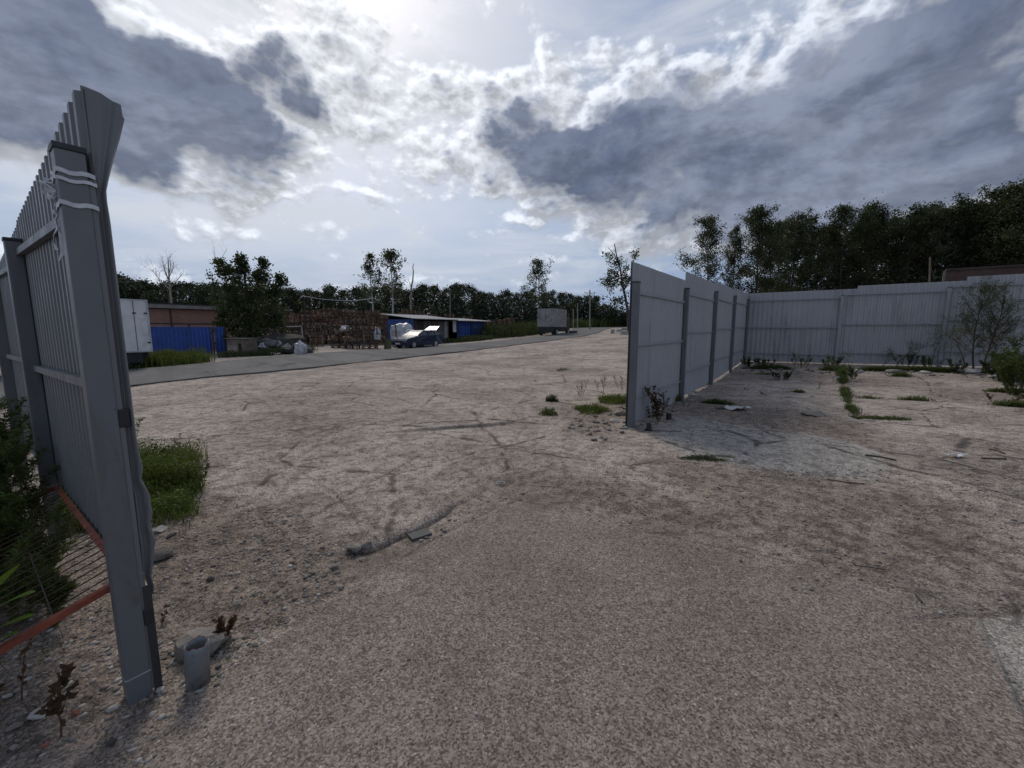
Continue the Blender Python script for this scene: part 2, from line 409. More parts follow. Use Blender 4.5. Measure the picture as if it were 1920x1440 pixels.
LIP = polyl((585, 1050), (640, 1040), (690, 1036), (740, 1014), (800, 985), (838, 962), (852, 948), (900, 925), (945, 902))
LIP2 = polyl((700, 812), (780, 808), (860, 800), (950, 792), (1000, 780))
NEAR_EDGE = polyl((640, 1120), (700, 1082), (760, 1046), (840, 1005), (890, 978), (960, 935), (1060, 955), (1180, 985), (1300, 1018), (1500, 1060), (1760, 1110), (1850, 1160), (1890, 1250), (1918, 1340))
CRACKS = [  # pixel polylines, width (m), depth (m)
 ([(300, 787), (330, 782), (362, 778)], .035, .02), ([(240, 742), (300, 735), (420, 745), (520, 742)], .02, .01),
 ([(690, 788), (740, 790), (800, 786)], .02, .012), ([(560, 728), (700, 742), (780, 752), (860, 760), (930, 748), (1010, 748)], .022, .012),
 ([(430, 712), (560, 700), (640, 690)], .03, .012), ([(640, 720), (760, 712), (880, 722), (1000, 700), (1090, 690)], .03, .012),
 ([(830, 672), (900, 676), (990, 680), (1090, 679)], .05, .015), ([(760, 690), (850, 694), (930, 690), (1040, 700), (1160, 690)], .04, .012),
 ([(560, 840), (640, 830), (760, 815), (830, 806)], .02, .01), ([(250, 830), (380, 818), (520, 822), (640, 812)], .018, .008),
 ([(830, 850), (870, 880), (905, 905)], .02, .01), ([(575, 975), (640, 935), (720, 890), (790, 850)], .035, .012),
 ([(980, 935), (940, 948), (860, 985), (780, 1030), (700, 1080), (600, 1150)], .026, .014), ([(960, 935), (1100, 965), (1300, 1015), (1500, 1060), (1760, 1115), (1850, 1165)], .03, .014), ([(1835, 1160), (1862, 1215), (1890, 1270), (1935, 1370)], .02, .012), ([(1700, 1165), (1780, 1160), (1850, 1150), (1920, 1145)], .025, .012),
 ([(1100, 955), (1160, 985), (1240, 1005)], .018, .01), ([(700, 660), (820, 690), (900, 720)], .03, .01), ([(480, 700), (420, 760), (460, 810)], .02, .008),
 ([(330, 860), (450, 850), (560, 862), (640, 850)], .015, .006), ([(980, 690), (1000, 730), (960, 770), (990, 800)], .025, .01),
 ([(240, 735), (330, 722), (420, 716), (560, 700)], .03, .012), ([(250, 760), (420, 752), (600, 735), (760, 722), (900, 712)], .022, .01), ([(270, 800), (500, 790), (700, 770), (860, 760)], .016, .01), ([(600, 700), (720, 712), (860, 735), (960, 760)], .024, .01), ([(700, 690), (800, 700), (900, 708), (1020, 725), (1150, 735)], .026, .012), ([(420, 712), (450, 730), (520, 770), (560, 800)], .018, .01),
 ([(950, 650), (1040, 660), (1120, 668)], .06, .015), ([(300, 870), (480, 880), (640, 870), (800, 845)], .012, .008), ([(480, 930), (600, 900), (720, 880)], .012, .008), ([(720, 880), (800, 905)], .012, .008), ([(1010, 820), (1100, 835), (1200, 850)], .014, .008), ([(880, 712), (900, 740), (880, 780)], .02, .01),
 ([(760, 665), (860, 684), (960, 700), (1060, 720), (1150, 745)], .035, .014), ([(640, 676), (560, 690), (470, 705)], .04, .015), ([(1000, 655), (1080, 672), (1170, 690)], .05, .015),
 # joints between the slabs of the fenced corner
 ([(1395, 700), (1500, 702), (1578, 706), (1700, 706), (1800, 707), (1920, 712)], .05, .02), ([(1360, 713), (1460, 716), (1578, 719), (1660, 722), (1800, 731), (1920, 737)], .05, .02),
 ([(1340, 730), (1420, 732), (1500, 735), (1570, 738)], .04, .015), ([(1590, 745), (1700, 750), (1800, 756), (1920, 764)], .045, .02),
 ([(1270, 752), (1340, 758), (1430, 765), (1500, 768)], .04, .015), ([(1600, 780), (1700, 784), (1800, 792), (1920, 798)], .03, .012),
 ([(1578, 690), (1580, 715), (1586, 740), (1592, 760), (1610, 782)], .09, .03),
 ([(1180, 830), (1300, 866), (1420, 880), (1560, 904), (1660, 905)], .02, .008),
]
CRP = [(polyl(*p), w_, d_) for p, w_, d_ in CRACKS]
PATCH1 = polyl((1240, 800), (1290, 780), (1400, 800), (1470, 812), (1560, 822), (1640, 848), (1662, 885), (1640, 905), (1500, 888), (1400, 872), (1290, 858), (1250, 830))
PATCH2 = polyl((1830, 1165), (1870, 1152), (1960, 1145), (2050, 1400), (1935, 1370), (1890, 1270), (1862, 1215))
DIRT = [polyl((560, 1100), (700, 1050), (800, 1000), (880, 950), (940, 900), (1060, 880), (1200, 905), (1360, 960), (1480, 1010), (1300, 1010), (1100, 960), (960, 940), (860, 990), (700, 1085), (590, 1150)),
        polyl((260, 960), (400, 940), (520, 960), (640, 1045), (620, 1120), (480, 1200), (380, 1300), (200, 1440), (-200, 1440), (-200, 1150), (100, 1050)),
        polyl((1200, 840), (1420, 880), (1700, 920), (1900, 1000), (1900, 1120), (1600, 1080), (1400, 1000), (1240, 900)),
        polyl((1240, 770), (1330, 760), (1500, 770), (1620, 790), (1640, 840), (1480, 805), (1330, 780)),
        polyl((1090, 760), (1180, 740), (1180, 810), (1120, 830), (1060, 810))]
TRACK = polyl((930, 880), (1000, 905), (1080, 928), (1180, 950), (1300, 985), (1460, 1045))
TRACK2 = polyl((428, 770), (450, 800), (475, 830), (495, 860))
def small(X, Y):
    """height detail and masks"""
    r = np.hypot(X, Y)
    fade = sst(-r, -60, -25)
    h = (fbm(X * .45, Y * .45, 3, 5) - .5) * .10 * fade * sst(r, 1, 6)
    n1 = fbm(X * 1.7, Y * 1.7, 4, 9)
    wob = (n1 - .5) * .22
    dirt = np.zeros(X.shape)
    for L in DIRT: dirt = np.maximum(dirt, pmask(X, Y, L, .30, wob * 3.0))
    patch = np.maximum(pmask(X, Y, PATCH1, .03, wob * .8), pmask(X, Y, PATCH2, .02, wob * .25))
    # lips
    lipx = X + (fbm(X * 5, Y * 5, 3, 77) - .5) * .05; lipy = Y + (fbm(X * 5, Y * 5, 3, 78) - .5) * .05
    d, s, p = seg_dist(X * .8 + lipx * .2, Y * .8 + lipy * .2, LIP); d = d * s          # >0 on the far side
    amp = sst(p, .0, .30) * (1 - sst(p, .62, .98)) * .050 + .003
    up = np.where(d > 0, (1 - np.exp(-np.maximum(d, 0) / .045)) * np.exp(-d / 1.4), 0) * amp
    dn = np.where(d <= 0, -np.exp(d / .10), 0) * amp * .25
    near = np.abs(d) < 3
    h = h + np.where(near, up + dn, 0)
    crack = np.where(near, np.exp(-((d + .008) / .014) ** 2) * sst(p, .0, .2) * (1 - sst(p, .6, .95)), 0)  # thin under-shadow along the foot of the lip, painted in as a dark line
    d, s, p = seg_dist(lipx, lipy, LIP2); d = d * s
    amp = np.sin(np.pi * np.clip(p, 0, 1)) * .035
    h = h + np.where(np.abs(d) < 3, np.where(d > 0, sst(d, 0, .05) * np.exp(-d / .9), -.3 * np.exp(d / .2)), 0) * amp
    crack = np.maximum(crack, np.where(np.abs(d) < 1, np.exp(-(d / .05) ** 2) * np.sin(np.pi * np.clip(p, 0, 1)), 0))
    d, s, p = seg_dist(lipx, lipy, NEAR_EDGE); d = -d * s    # >0 on the camera side
    h = h + np.where(np.abs(d) < 2, sst(d, -.03, .03) * np.exp(-np.maximum(d, 0) / 1.0), 0) * .014
    nearc = sst(d + wob * 2.5, -.40, .40) * (Y < 6)
    for L, wd, dp in CRP:
        dd, _, p = seg_dist(lipx, lipy, L); e = np.exp(-(dd / np.maximum(wd * .6, .0036 * r)) ** 2) * (.35 + .75 * vnoise(X * 1.3, Y * 1.3, 3)) * np.minimum(wd * .6 / (.0036 * r), 1) ** .5
        h = h - e * dp; crack = np.maximum(crack, e * .62)
    d, s, p = seg_dist(X, Y, TRACK); sd_ = d * s; tr_ = sst(-d, -.17, -.12) * np.sin(np.pi * np.clip(p, 0, 1)) * vnoise(X * 1.5, Y * 1.5, 91)
    st_ = .5 + .5 * np.sin(sd_ * 2 * np.pi / .034); h = h - tr_ * (.010 + .008 * st_); crack = np.maximum(crack, tr_ * st_ * .32)
    d, s, p = seg_dist(X, Y, TRACK2); sd_ = d * s; tr_ = sst(-d, -.14, -.10) * np.sin(np.pi * np.clip(p, 0, 1)); st_ = .5 + .5 * np.sin(sd_ * 2 * np.pi / .034); crack = np.maximum(crack, tr_ * st_ * .22)
    # pitted, crumbling surface
    pit = fbm(X * 9, Y * 9, 3, 21); rough = .35 + dirt * 1.1
    rough = rough * (1 - .75 * nearc * (1 - dirt)); h = h + (pit - .5) * .016 * rough * fade + (fbm(X * 30, Y * 30, 2, 40) - .5) * .006 * rough * sst(-r, -9, -5)
    pits = sst(pit, .60, .72) * (1 - patch) * (1 - .8 * nearc) * sst(-r, -30, -12)
    h = h - pits * .010
    return h, dirt, patch, crack, nearc
rr = np.concatenate([[.0, .3, .6], np.exp(np.arange(math.log(.9), math.log(62), .0047)), np.exp(np.arange(math.log(62.5), math.log(1500), .035))])
aa = np.concatenate([np.arange(-61, 61, .15), np.arange(61, 299, 3.4)]) * math.pi / 180
RR, AA = np.meshgrid(rr, aa, indexing='ij'); X = RR * np.sin(AA); Y = RR * np.cos(AA)
h, dirtm, patchm, crack_lipshade, nearm = small(X, Y)
fwd = (np.cos(AA) > -.2)
Z = macro(X, Y) + np.where(fwd, h, 0)
V = np.stack([X, Y, Z], -1).reshape(-1, 3); nr, na = X.shape
i = np.arange(nr - 1)[:, None]; j = np.arange(na)[None, :]; j2 = (j + 1) % na
F = np.stack([i * na + j, (i + 1) * na + j, (i + 1) * na + j2, i * na + j2], -1).reshape(-1, 4)[:, ::-1]

m = bpy.data.materials.new("broken_concrete"); m.use_nodes = True; gt = m.node_tree; gt.nodes.clear(); n = N(gt)
pb = n.new('ShaderNodeBsdfPrincipled'); mo = n.new('ShaderNodeOutputMaterial'); n.link(pb.outputs[0], mo.inputs[0])
gp_ = n.new('ShaderNodeNewGeometry').outputs['Position']
def att(a): return n.new('ShaderNodeAttribute', attribute_name=a).outputs['Fac']
A_d, A_p, A_c, A_n = att('dirt'), att('patch'), att('crack'), att('near')
flat = n.v('MULTIPLY', gp_, (1, 1, 0))
wz = n.v('MULTIPLY', n.v('SUBTRACT', n.noise(flat, .9, 3, .6, out=1), (.5, .5, .5)), (.4, .4, 0))
fw = n.v('ADD', flat, wz)
big = n.noise(flat, .35, 5, .6); mid = n.noise(flat, 2.2, 7, .65, .3); fine = n.noise(flat, 22, 6, .72); grit = n.noise(flat, 130, 4, .8)
yard = n.mix(n.ss(big, .38, .62), c4(.385, .322, .274), c4(.240, .196, .165))
yard = n.mix(n.ss(mid, .46, .62, 0, .6), yard, c4(.185, .148, .125))
yard = n.mix(n.ss(n.noise(flat, .8, 6, .7, .5), .56, .70, 0, .6), yard, c4(.46, .395, .345))
nearc = n.mix(n.ss(big, .35, .65), c4(.232, .193, .163), c4(.180, .148, .124))  # near slab's own tone, darkened further to paint in the foreground angle falloff
nearc = n.mix(n.ss(n.noise(flat, 1.1, 5, .6, .4), .42, .68, 0, .7), nearc, c4(.150, .120, .100))
nearc = n.mix(n.ss(n.noise(n.v('ADD', flat, (31, 7, 0)), .7, 6, .65, .5), .54, .70, 0, .6), nearc, c4(.30, .250, .212))
base = n.mix(A_n, yard, nearc)
dcol = n.mix(n.ss(mid, .35, .68), c4(.222, .170, .132), c4(.132, .102, .082))
base = n.mix(n.m('MULTIPLY', A_d, .8), base, dcol)
base = n.mix(n.m('MULTIPLY', A_p, .95), base, n.mix(n.ss(mid, .3, .7), c4(.36, .325, .285), c4(.265, .24, .21)))
# exposed aggregate: stones of random tone
vo = n.new('ShaderNodeTexVoronoi', feature='F1'); vo.inputs['Scale'].default_value = 120; n.link(flat, vo.inputs['Vector'])
sp = n.new('ShaderNodeSeparateColor'); n.link(vo.outputs['Color'], sp.inputs[0])
tone = n.ss(sp.outputs[0], 0, 1, .42, 1.58, 'LINEAR')
b1 = n.v('SCALE', base); n.link(tone, b1.node.inputs[3])
vo2 = n.new('ShaderNodeTexVoronoi', feature='F1'); vo2.inputs['Scale'].default_value = 42; vo2.inputs['Randomness'].default_value = 1; n.link(flat, vo2.inputs['Vector'])
sp2 = n.new('ShaderNodeSeparateColor'); n.link(vo2.outputs['Color'], sp2.inputs[0])
chipm = n.m('MULTIPLY', n.ss(vo2.outputs['Distance'], .22, .30, 1, 0), n.ss(sp2.outputs[1], .86, .88))
chipc = n.mix(sp2.outputs[2], c4(.50, .48, .44), c4(.26, .20, .17))
b2 = n.mix(n.m('MULTIPLY', chipm, .75), b1, chipc)
pitm = n.m('MULTIPLY', n.ss(vo2.outputs['Distance'], .14, .24, 1, 0), n.ss(sp2.outputs[0], .84, .86))
b2 = n.mix(n.m('MULTIPLY', pitm, .8), b2, c4(.05, .042, .037))
med = n.noise(flat, 7.5, 8, .72, .2)
b2 = n.mix(n.m('MULTIPLY', n.ss(med, .53, .66, 0, .34), n.m('MULTIPLY_ADD', A_n, -.95, 1.0)), b2, n.mix(.5, b2, c4(.05, .04, .034)))
b2 = n.mix(n.m('MULTIPLY', n.ss(med, .46, .34, 0, .26), n.m('MULTIPLY_ADD', A_n, -.95, 1.0)), b2, c4(.46, .40, .35))
b3 = n.v('SCALE', b2); n.link(n.m('MULTIPLY', n.ss(fine, .30, .70, .70, 1.30, 'LINEAR'), n.ss(grit, .3, .7, .62, 1.38, 'LINEAR')), b3.node.inputs[3])
# fine crack net
ve = n.new('ShaderNodeTexVoronoi', feature='DISTANCE_TO_EDGE'); ve.inputs['Scale'].default_value = .55; n.link(fw, ve.inputs['Vector'])
ve2 = n.new('ShaderNodeTexVoronoi', feature='DISTANCE_TO_EDGE'); ve2.inputs['Scale'].default_value = 2.1; n.link(fw, ve2.inputs['Vector'])
k1 = n.m('MULTIPLY', n.ss(ve.outputs[0], .004, .020, 1, 0), n.ss(mid, .42, .55)); k2 = n.m('MULTIPLY', n.ss(ve2.outputs[0], .01, .035, 1, 0), n.ss(big, .50, .60))
net = n.m('MULTIPLY', n.m('MAXIMUM', k1, n.m('MULTIPLY', k2, .7)), n.m('SUBTRACT', 1.0, n.m('MAXIMUM', n.m('MULTIPLY', A_n, .93), A_d)), clamp=True)
ck = n.m('MAXIMUM', net, A_c, clamp=True)  # A_c holds real cracks plus the shade painted under the lip
b4 = n.mix(n.m('MULTIPLY', ck, .8), b3, c4(.055, .045, .038))
# pinkish brick dust
b5 = n.mix(n.ss(n.noise(flat, .22, 5, .65, .6), .54, .66, 0, .30), b4, n.mix(.5, b4, c4(.23, .165, .135)))
n.link(b5, pb.inputs['Base Color']); pb.inputs['Roughness'].default_value = .92; pb.inputs['Specular IOR Level'].default_value = .25
bu = n.new('ShaderNodeBump'); bu.inputs['Strength'].default_value = .9; bu.inputs['Distance'].default_value = .012
hh = n.m('ADD', n.m('MULTIPLY', fine, n.m('MULTIPLY_ADD', A_n, -.5, 1.1)), n.m('MULTIPLY', grit, .5)); hh = n.m('SUBTRACT', hh, n.m('MULTIPLY', net, .9)); hh = n.m('SUBTRACT', hh, n.m('MULTIPLY', pitm, .5)); hh = n.m('ADD', hh, n.m('MULTIPLY', mid, n.m('MULTIPLY_ADD', A_n, -1.1, 1.2)))
hh = n.m('SUBTRACT', hh, n.m('MULTIPLY', n.ss(med, .5, .66), n.m('MULTIPLY_ADD', A_n, -1.4, 1.5))); hh = n.m('ADD', hh, n.m('MULTIPLY', chipm, .25))
n.link(hh, bu.inputs['Height']); n.link(bu.outputs[0], pb.inputs['Normal'])
ground = mesh_arrays('ground', V, F, m, smooth=True, attrs={'dirt': ('POINT', dirtm.ravel()), 'patch': ('POINT', patchm.ravel()), 'crack': ('POINT', crack_lipshade.ravel()), 'near': ('POINT', nearm.ravel())})
tag(ground, 'broken concrete and gravel yard covering the foreground', 'ground', kind='structure')

# ------------------------------------------------------------------ road
near_px = [(-60, 770), (120, 745), (235, 727), (300, 719), (400, 708), (500, 699), (600, 689), (720, 676), (832, 663), (900, 656), (963, 648), (1030, 640), (1092, 631), (1122, 624), (1136, 618), (1150, 614.5)]
far_px = [(-60, 722), (100, 704), (235, 695), (300, 690), (375, 683.5), (450, 676), (590, 663), (712, 656.5), (800, 651), (880, 645), (950, 638), (1006, 631), (1045, 627), (1070, 620), (1078, 614), (1085, 611.5)]
nl = [G3(*p) for p in near_px]; fl = [G3(*p) for p in far_px]
# the bend: the road turns to the right and runs off behind the fence
nl += [gp(34, 66), gp(60, 70)]; fl += [gp(30, 80), gp(60, 84)]
def resample(L, k):
    L = np.array([tuple(p) for p in L]); s_ = np.concatenate([[0], np.cumsum(np.linalg.norm(np.diff(L[:, :2], axis=0), axis=1))]); t = np.linspace(0, s_[-1], k)
    return np.stack([np.interp(t, s_, L[:, 0]), np.interp(t, s_, L[:, 1])], 1)
K_ = 260; A_ = resample(nl, K_); B_ = resample(fl, K_); W_ = 9
rows = []
for k in range(K_):
    row = []
    jit = .12 * (vnoise(np.array([k * .7]), np.array([1.]), 5)[0] - .5)
    for q in range(-1, W_ + 2):
        t = min(max(q / W_, 0), 1); p = A_[k] * (1 - t) + B_[k] * t; p = p + (A_[k] - B_[k]) / np.linalg.norm(A_[k] - B_[k]) * jit
        z = gz(*p) + .055 + .03 * math.sin(math.pi * t) + (-.12 if q in (-1, W_ + 1) else 0)
        row.append((p[0], p[1], z))
    rows.append(row)
rb = MB(); rb.grid(rows)
m = bpy.data.materials.new("worn_asphalt"); m.use_nodes = True; gt = m.node_tree; gt.nodes.clear(); n = N(gt)
pb = n.new('ShaderNodeBsdfPrincipled'); mo = n.new('ShaderNodeOutputMaterial'); n.link(pb.outputs[0], mo.inputs[0])
P_ = n.new('ShaderNodeNewGeometry').outputs['Position']; RT = n.new('ShaderNodeMapping'); RT.inputs['Rotation'].default_value = (0, 0, R(-38)); n.link(P_, RT.inputs[0])
stretch = n.v('MULTIPLY', RT.outputs[0], (1.0, .12, 1))
s1 = n.noise(stretch, .9, 5, .6); s2 = n.noise(P_, 1.1, 6, .6); s3 = n.noise(P_, 60, 3, .7)
c = n.mix(n.ss(s1, .35, .65), c4(.105, .101, .098), c4(.150, .143, .136)); c = n.mix(n.ss(s2, .5, .7, 0, .5), c, c4(.115, .106, .098))
ve = n.new('ShaderNodeTexVoronoi', feature='DISTANCE_TO_EDGE'); ve.inputs['Scale'].default_value = .35; n.link(n.v('ADD', P_, n.v('MULTIPLY', n.noise(P_, 1, 3, .6, out=1), (.8, .8, 0))), ve.inputs['Vector'])
c = n.mix(n.m('MULTIPLY', n.ss(ve.outputs[0], .006, .016, .7, 0), n.ss(s2, .4, .5)), c, c4(.04))
c2 = n.v('SCALE', c); n.link(n.ss(s3, .3, .7, .75, 1.25, 'LINEAR'), c2.node.inputs[3]); n.link(c2, pb.inputs['Base Color'])
pb.inputs['Roughness'].default_value = .95; pb.inputs['Specular IOR Level'].default_value = .15; bu = n.new('ShaderNodeBump'); bu.inputs['Strength'].default_value = .5; bu.inputs['Distance'].default_value = .008; n.link(s3, bu.inputs['Height']); n.link(bu.outputs[0], pb.inputs['Normal'])
tag(rb.build('road', m, smooth=False), 'grey asphalt road curving away past the sheds', 'road', kind='structure')

# ------------------------------------------------------------------ grey profiled-sheet fences
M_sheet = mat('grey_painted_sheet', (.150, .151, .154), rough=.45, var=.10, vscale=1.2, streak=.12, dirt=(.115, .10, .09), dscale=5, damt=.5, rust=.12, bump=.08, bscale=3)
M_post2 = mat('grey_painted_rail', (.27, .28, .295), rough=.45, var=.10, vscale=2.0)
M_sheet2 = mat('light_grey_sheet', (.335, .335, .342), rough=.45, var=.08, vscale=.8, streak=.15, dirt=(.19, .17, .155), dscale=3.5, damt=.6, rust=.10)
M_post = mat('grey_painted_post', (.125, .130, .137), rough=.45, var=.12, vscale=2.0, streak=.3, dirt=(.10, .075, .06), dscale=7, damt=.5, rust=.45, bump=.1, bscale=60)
M_cap = mat('black_plastic', (.02, .02, .022), rough=.5)
M_galv = mat('dull_metal', (.42, .43, .44), rough=.5, metal=.4)
U = Vector((math.sin(R(36.5)), math.cos(R(36.5)), 0))      # along the side run, away from the camera
Wd = Vector((U.y, -U.x, 0))                                # along the back run, to the right
def profile(s, per=.115, amp=.016):
    """corrugation offset at running length s"""
    t = (s / per) % 1.0
    return amp * (min(max((t - .08) / .12, 0), 1) - min(max((t - .52) / .12, 0), 1))
def sheet(mb, o, d, nrm, s0, s1, z0, z1, per=.115, amp=.018, rowsz=2, zfun=None, thick=.0):
    """o origin (ground line), d direction, nrm normal towards which the ribs point"""
    ss_ = []; k = math.floor(s0 / per) - 1
    while k * per < s1 + per:
        for t in (.08, .20, .52, .64):
            q = (k + t) * per
            if s0 < q < s1: ss_.append(q)
        k += 1
    ss_ = [s0] + ss_ + [s1]; P = []
    for i_ in range(rowsz):
        t = i_ / (rowsz - 1); row = []
        for q in ss_:
            a = z0(q) if callable(z0) else z0; b = z1(q) if callable(z1) else z1
            z = a + (b - a) * t; p = o + d * q + nrm * profile(q, per, amp); row.append((p.x, p.y, z))
        P.append(row)
    mb.grid(P)
    # back skin a hair behind, so that the sheet has a thickness at its edges
    B = [[(p[0] - nrm.x * .0012, p[1] - nrm.y * .0012, p[2]) for p in row] for row in P]
    b0 = mb.n; mb.grid([r_[::-1] for r_ in B])
def post(root, o, z0, z1, d, w_=.08, label=None, bury=.05, cap=True, m=None):
    pm = MB(); a = Vector((o.x, o.y, z0 - bury)); b = Vector((o.x, o.y, z1))
    pm.bar(a, b, w_, w_, up=d); po = pm.build('post', m or M_post, root, bevel=.006)
    if label: po['label'] = label
    if cap:
        cm = MB(); cm.box((o.x, o.y, z1 + .008), (w_ + .008, w_ + .008, .022), Matrix.Rotation(-math.atan2(d.x, d.y), 3, 'Z')); cm.build('cap', M_cap, po, origin=root.location, bevel=.003)
    return po

# side run (right of the gate opening) and back run
P0 = Vector((1.97, 6.74, 0)); SP = 3.10
inn = Wd                                                   # the inside of the corner, where posts and rails are
side = empty('metal_fence', (P0.x, P0.y, 0), 'grey corrugated fence receding from the open gateway to the corner', 'fence')
tops = [2.66, 2.85, 2.93, 2.99]
for k in range(4):
    s0, s1 = k * SP + (-.05 if k == 0 else .03), (k + 1) * SP + .03; o = P0
    zb = lambda q: gz(*(P0 + U * q)[:2]) + (-.03 if q < 3 else .05)
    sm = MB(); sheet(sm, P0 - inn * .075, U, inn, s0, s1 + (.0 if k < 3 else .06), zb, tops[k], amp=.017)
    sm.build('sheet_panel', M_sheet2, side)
    for q, zz in enumerate((-.47, -1.32, -2.22)):
        rm = MB(); a = P0 + U * (s0 + .05) - inn * .042; b = P0 + U * ((k + 1) * SP - .04) - inn * .042
        rm.bar((a.x, a.y, tops[k] + zz), (b.x, b.y, tops[k] + zz), .024, .042); rm.build('rail', M_post2, side)
for k in range(5):
    p = P0 + U * (k * SP); zt = [2.33, 2.47, 2.62, 2.70, 2.76][k]
    if k == 0:
        # end post: wide folded cover running up beside it
        po = post(side, p, gz(p.x, p.y), zt, U, .10)
    else: post(side, p, gz(p.x, p.y), zt, U, .085)
em = MB(); a = P0 - U * .05 - inn * .068
em.bar((a.x, a.y, -.02), (a.x, a.y, 2.655), .022, .006, up=U); em.build('edge_strip', mat('dark_strip', (.03, .03, .033), rough=.5), side)
# a small black hinge lug on the end post
lm = MB(); a = P0 - U * .03; lm.box((a.x - .01, a.y, 2.33), (.13, .10, .018), Matrix.Rotation(-R(36.5), 3, 'Z')); 

C0 = P0 + U * (4 * SP)
back = empty('metal_fence', (C0.x, C0.y, 0), 'long grey corrugated fence closing the yard in front of the birch wood', 'fence')
bs = [(-.14, 3.3, 3.0), (3.3, 5.92, 3.10), (5.92, 8.6, 3.22), (8.6, 11.4, 3.30), (11.4, 14.2, 3.38)]; bp = [0, 2.91, 5.55, 8.3, 11.1, 13.9]
innb = -U
for k, (s0, s1, zt) in enumerate(bs):
    sm = MB(); zb = lambda q: gz(*(C0 + Wd * q)[:2]) + .04
    sheet(sm, C0 - innb * .09, Wd, innb, s0, s1, zb, zt, per=.16, amp=.022); sm.build('sheet_panel', M_sheet2, back)
for k in range(5):
    a = C0 + Wd * (bp[k] + .04) - innb * .03; b = C0 + Wd * (bp[k + 1] - .04) - innb * .03; zt = bs[k][2]
    for zz in (-.30, -1.33, -2.33):
        rm = MB(); rm.bar((a.x, a.y, zt + zz), (b.x, b.y, zt + zz), .04, .035); rm.build('rail', M_post2, back)
for k in range(1, 6):
    p = C0 + Wd * bp[k] + innb * .02; post(back, p, gz(p.x, p.y), [2.75, 2.76, 2.90, 3.0, 3.1, 3.18][k], U, .09, m=M_post2)

# left fence, close to the camera
Q0 = Vector((-1.648, 1.642, 0)); Ld = -Wd; Li = -U         # runs away to the left; camera side
left = empty('metal_fence', (Q0.x, Q0.y, 0), 'tall grey corrugated fence beside the camera with a buckled end sheet', 'fence')
ltop = lambda q: 2.49 - .055 * max(q, 0)
tilt = -.012
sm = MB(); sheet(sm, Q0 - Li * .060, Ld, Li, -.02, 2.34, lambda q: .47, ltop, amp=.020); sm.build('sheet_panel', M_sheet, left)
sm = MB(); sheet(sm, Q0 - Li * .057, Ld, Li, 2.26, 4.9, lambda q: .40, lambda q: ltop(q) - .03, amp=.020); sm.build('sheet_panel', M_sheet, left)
for b0, b1 in ((.04, 2.19), (2.27, 4.5)):
    for za, zb2 in ((2.06, 2.125), (1.365, 1.325)):
        rm = MB(); a = Q0 + Ld * b0 - Li * .02; b = Q0 + Ld * b1 - Li * .02
        rm.bar((a.x, a.y, za), (b.x, b.y, zb2), .03, .04); rm.build('rail', M_post, left)
for k, (s_, zt) in enumerate(((0, 2.25), (2.23, 2.20), (4.5, 2.2))):
    p = Q0 + Ld * s_
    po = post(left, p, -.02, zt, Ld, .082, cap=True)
    if k == 0:
        # weld lines, and narrow guide channel with black clamps down the edge of the post
        for (zz) in (.115,):
            wm = MB(); wm.box((p.x, p.y, zz), (.0845, .0845, .006), Matrix.Rotation(-math.atan2(Ld.x, Ld.y), 3, 'Z')); wm.build('weld_seam', mat('pale_weld', (.30, .31, .33), rough=.6), po, origin=left.location)
    for zz in ((1.24, .36) if k == 0 else (1.62,)):
        cm = MB(); c = p - Li * .058 + (-Ld * .022 if k == 0 else -Ld * .03); cm.box((c.x, c.y, zz), (.035, .04, .075), Matrix.Rotation(-math.atan2(Ld.x, Ld.y), 3, 'Z')); cm.build('clamp', M_cap, left, bevel=.004)
# guide channels between post and sheet
gm = MB(); a = Q0 - Li * .049 - Ld * .030; gm.bar((a.x, a.y, .02), (a.x, a.y, 2.16), .016, .012, up=Ld); gm.build('channel', M_sheet, left)
# buckled end of the sheet: sticks out past the post, its top folded away from the fence
rg = random.Random(4)
def bent(z, t):
    """t 0..1 across the loose strip; z height. outward along -Ld (towards the opening) and away from the camera side (-Li)"""
    top = sst(np.array(z), 2.0, 2.2).item(); low = sst(-np.array(z), -1.22, -.95).item(); waist = 1 - top - low; top *= 1 - .10 * max(0, 2.34 - z) / .2
    wid = (.035 + .095 * min(max((z - 2.12) / .36, 0), 1)) * (waist + top) + (.048 + .012 * math.sin(z * 9 + 1) + .006 * math.sin(z * 31) + .004 * math.sin(z * 57)) * low
    fold = .016 * top * (abs(((t * 2.2 + .25 * (z - 2.3)) % 1.0) - .5) * 2 - .5)
    out = .030 * waist + .022 * top + .020 * low
    bul = .018 * math.sin(z * 7) * low
    ribs = .010 * math.sin(t * 9.4) * (1 - .2 * top)
    p = Q0 - Li * (.054 + wid * t + ribs * .0) - Ld * (.005 + out * math.sin(t * math.pi * .6) + ribs + bul * t + fold)
    return p
P = []
for i_ in range(46):
    u_ = i_ / 45; row = []
    for j_ in range(13):
        t = j_ / 12
        ztop = 2.50 - .0 * t - .05 * t * t - (.03 if t > .9 else 0)
        zbot = .50 + .06 * math.sin(t * 8)
        z = zbot + (ztop - zbot) * u_
        p = bent(z, t); row.append((p.x, p.y, z))
    P.append(row)
sm = MB(); sm.grid(P); bo = sm.build('loose_sheet_edge', M_sheet, left); bo['label'] = 'crumpled sheet edge folded outward at the top'
so = bo.modifiers.new('thickness', 'SOLIDIFY'); so.thickness = .0012
dm = MB(); a = Q0 - Li * .062 - Ld * .036; dm.bar((a.x, a.y, .0), (a.x, a.y, .50), .028, .008, up=Ld); dm.build('rusty_foot_strip', mat('dark_strip', (.03, .03, .033)), left)  # near-black strip beside the foot of the post

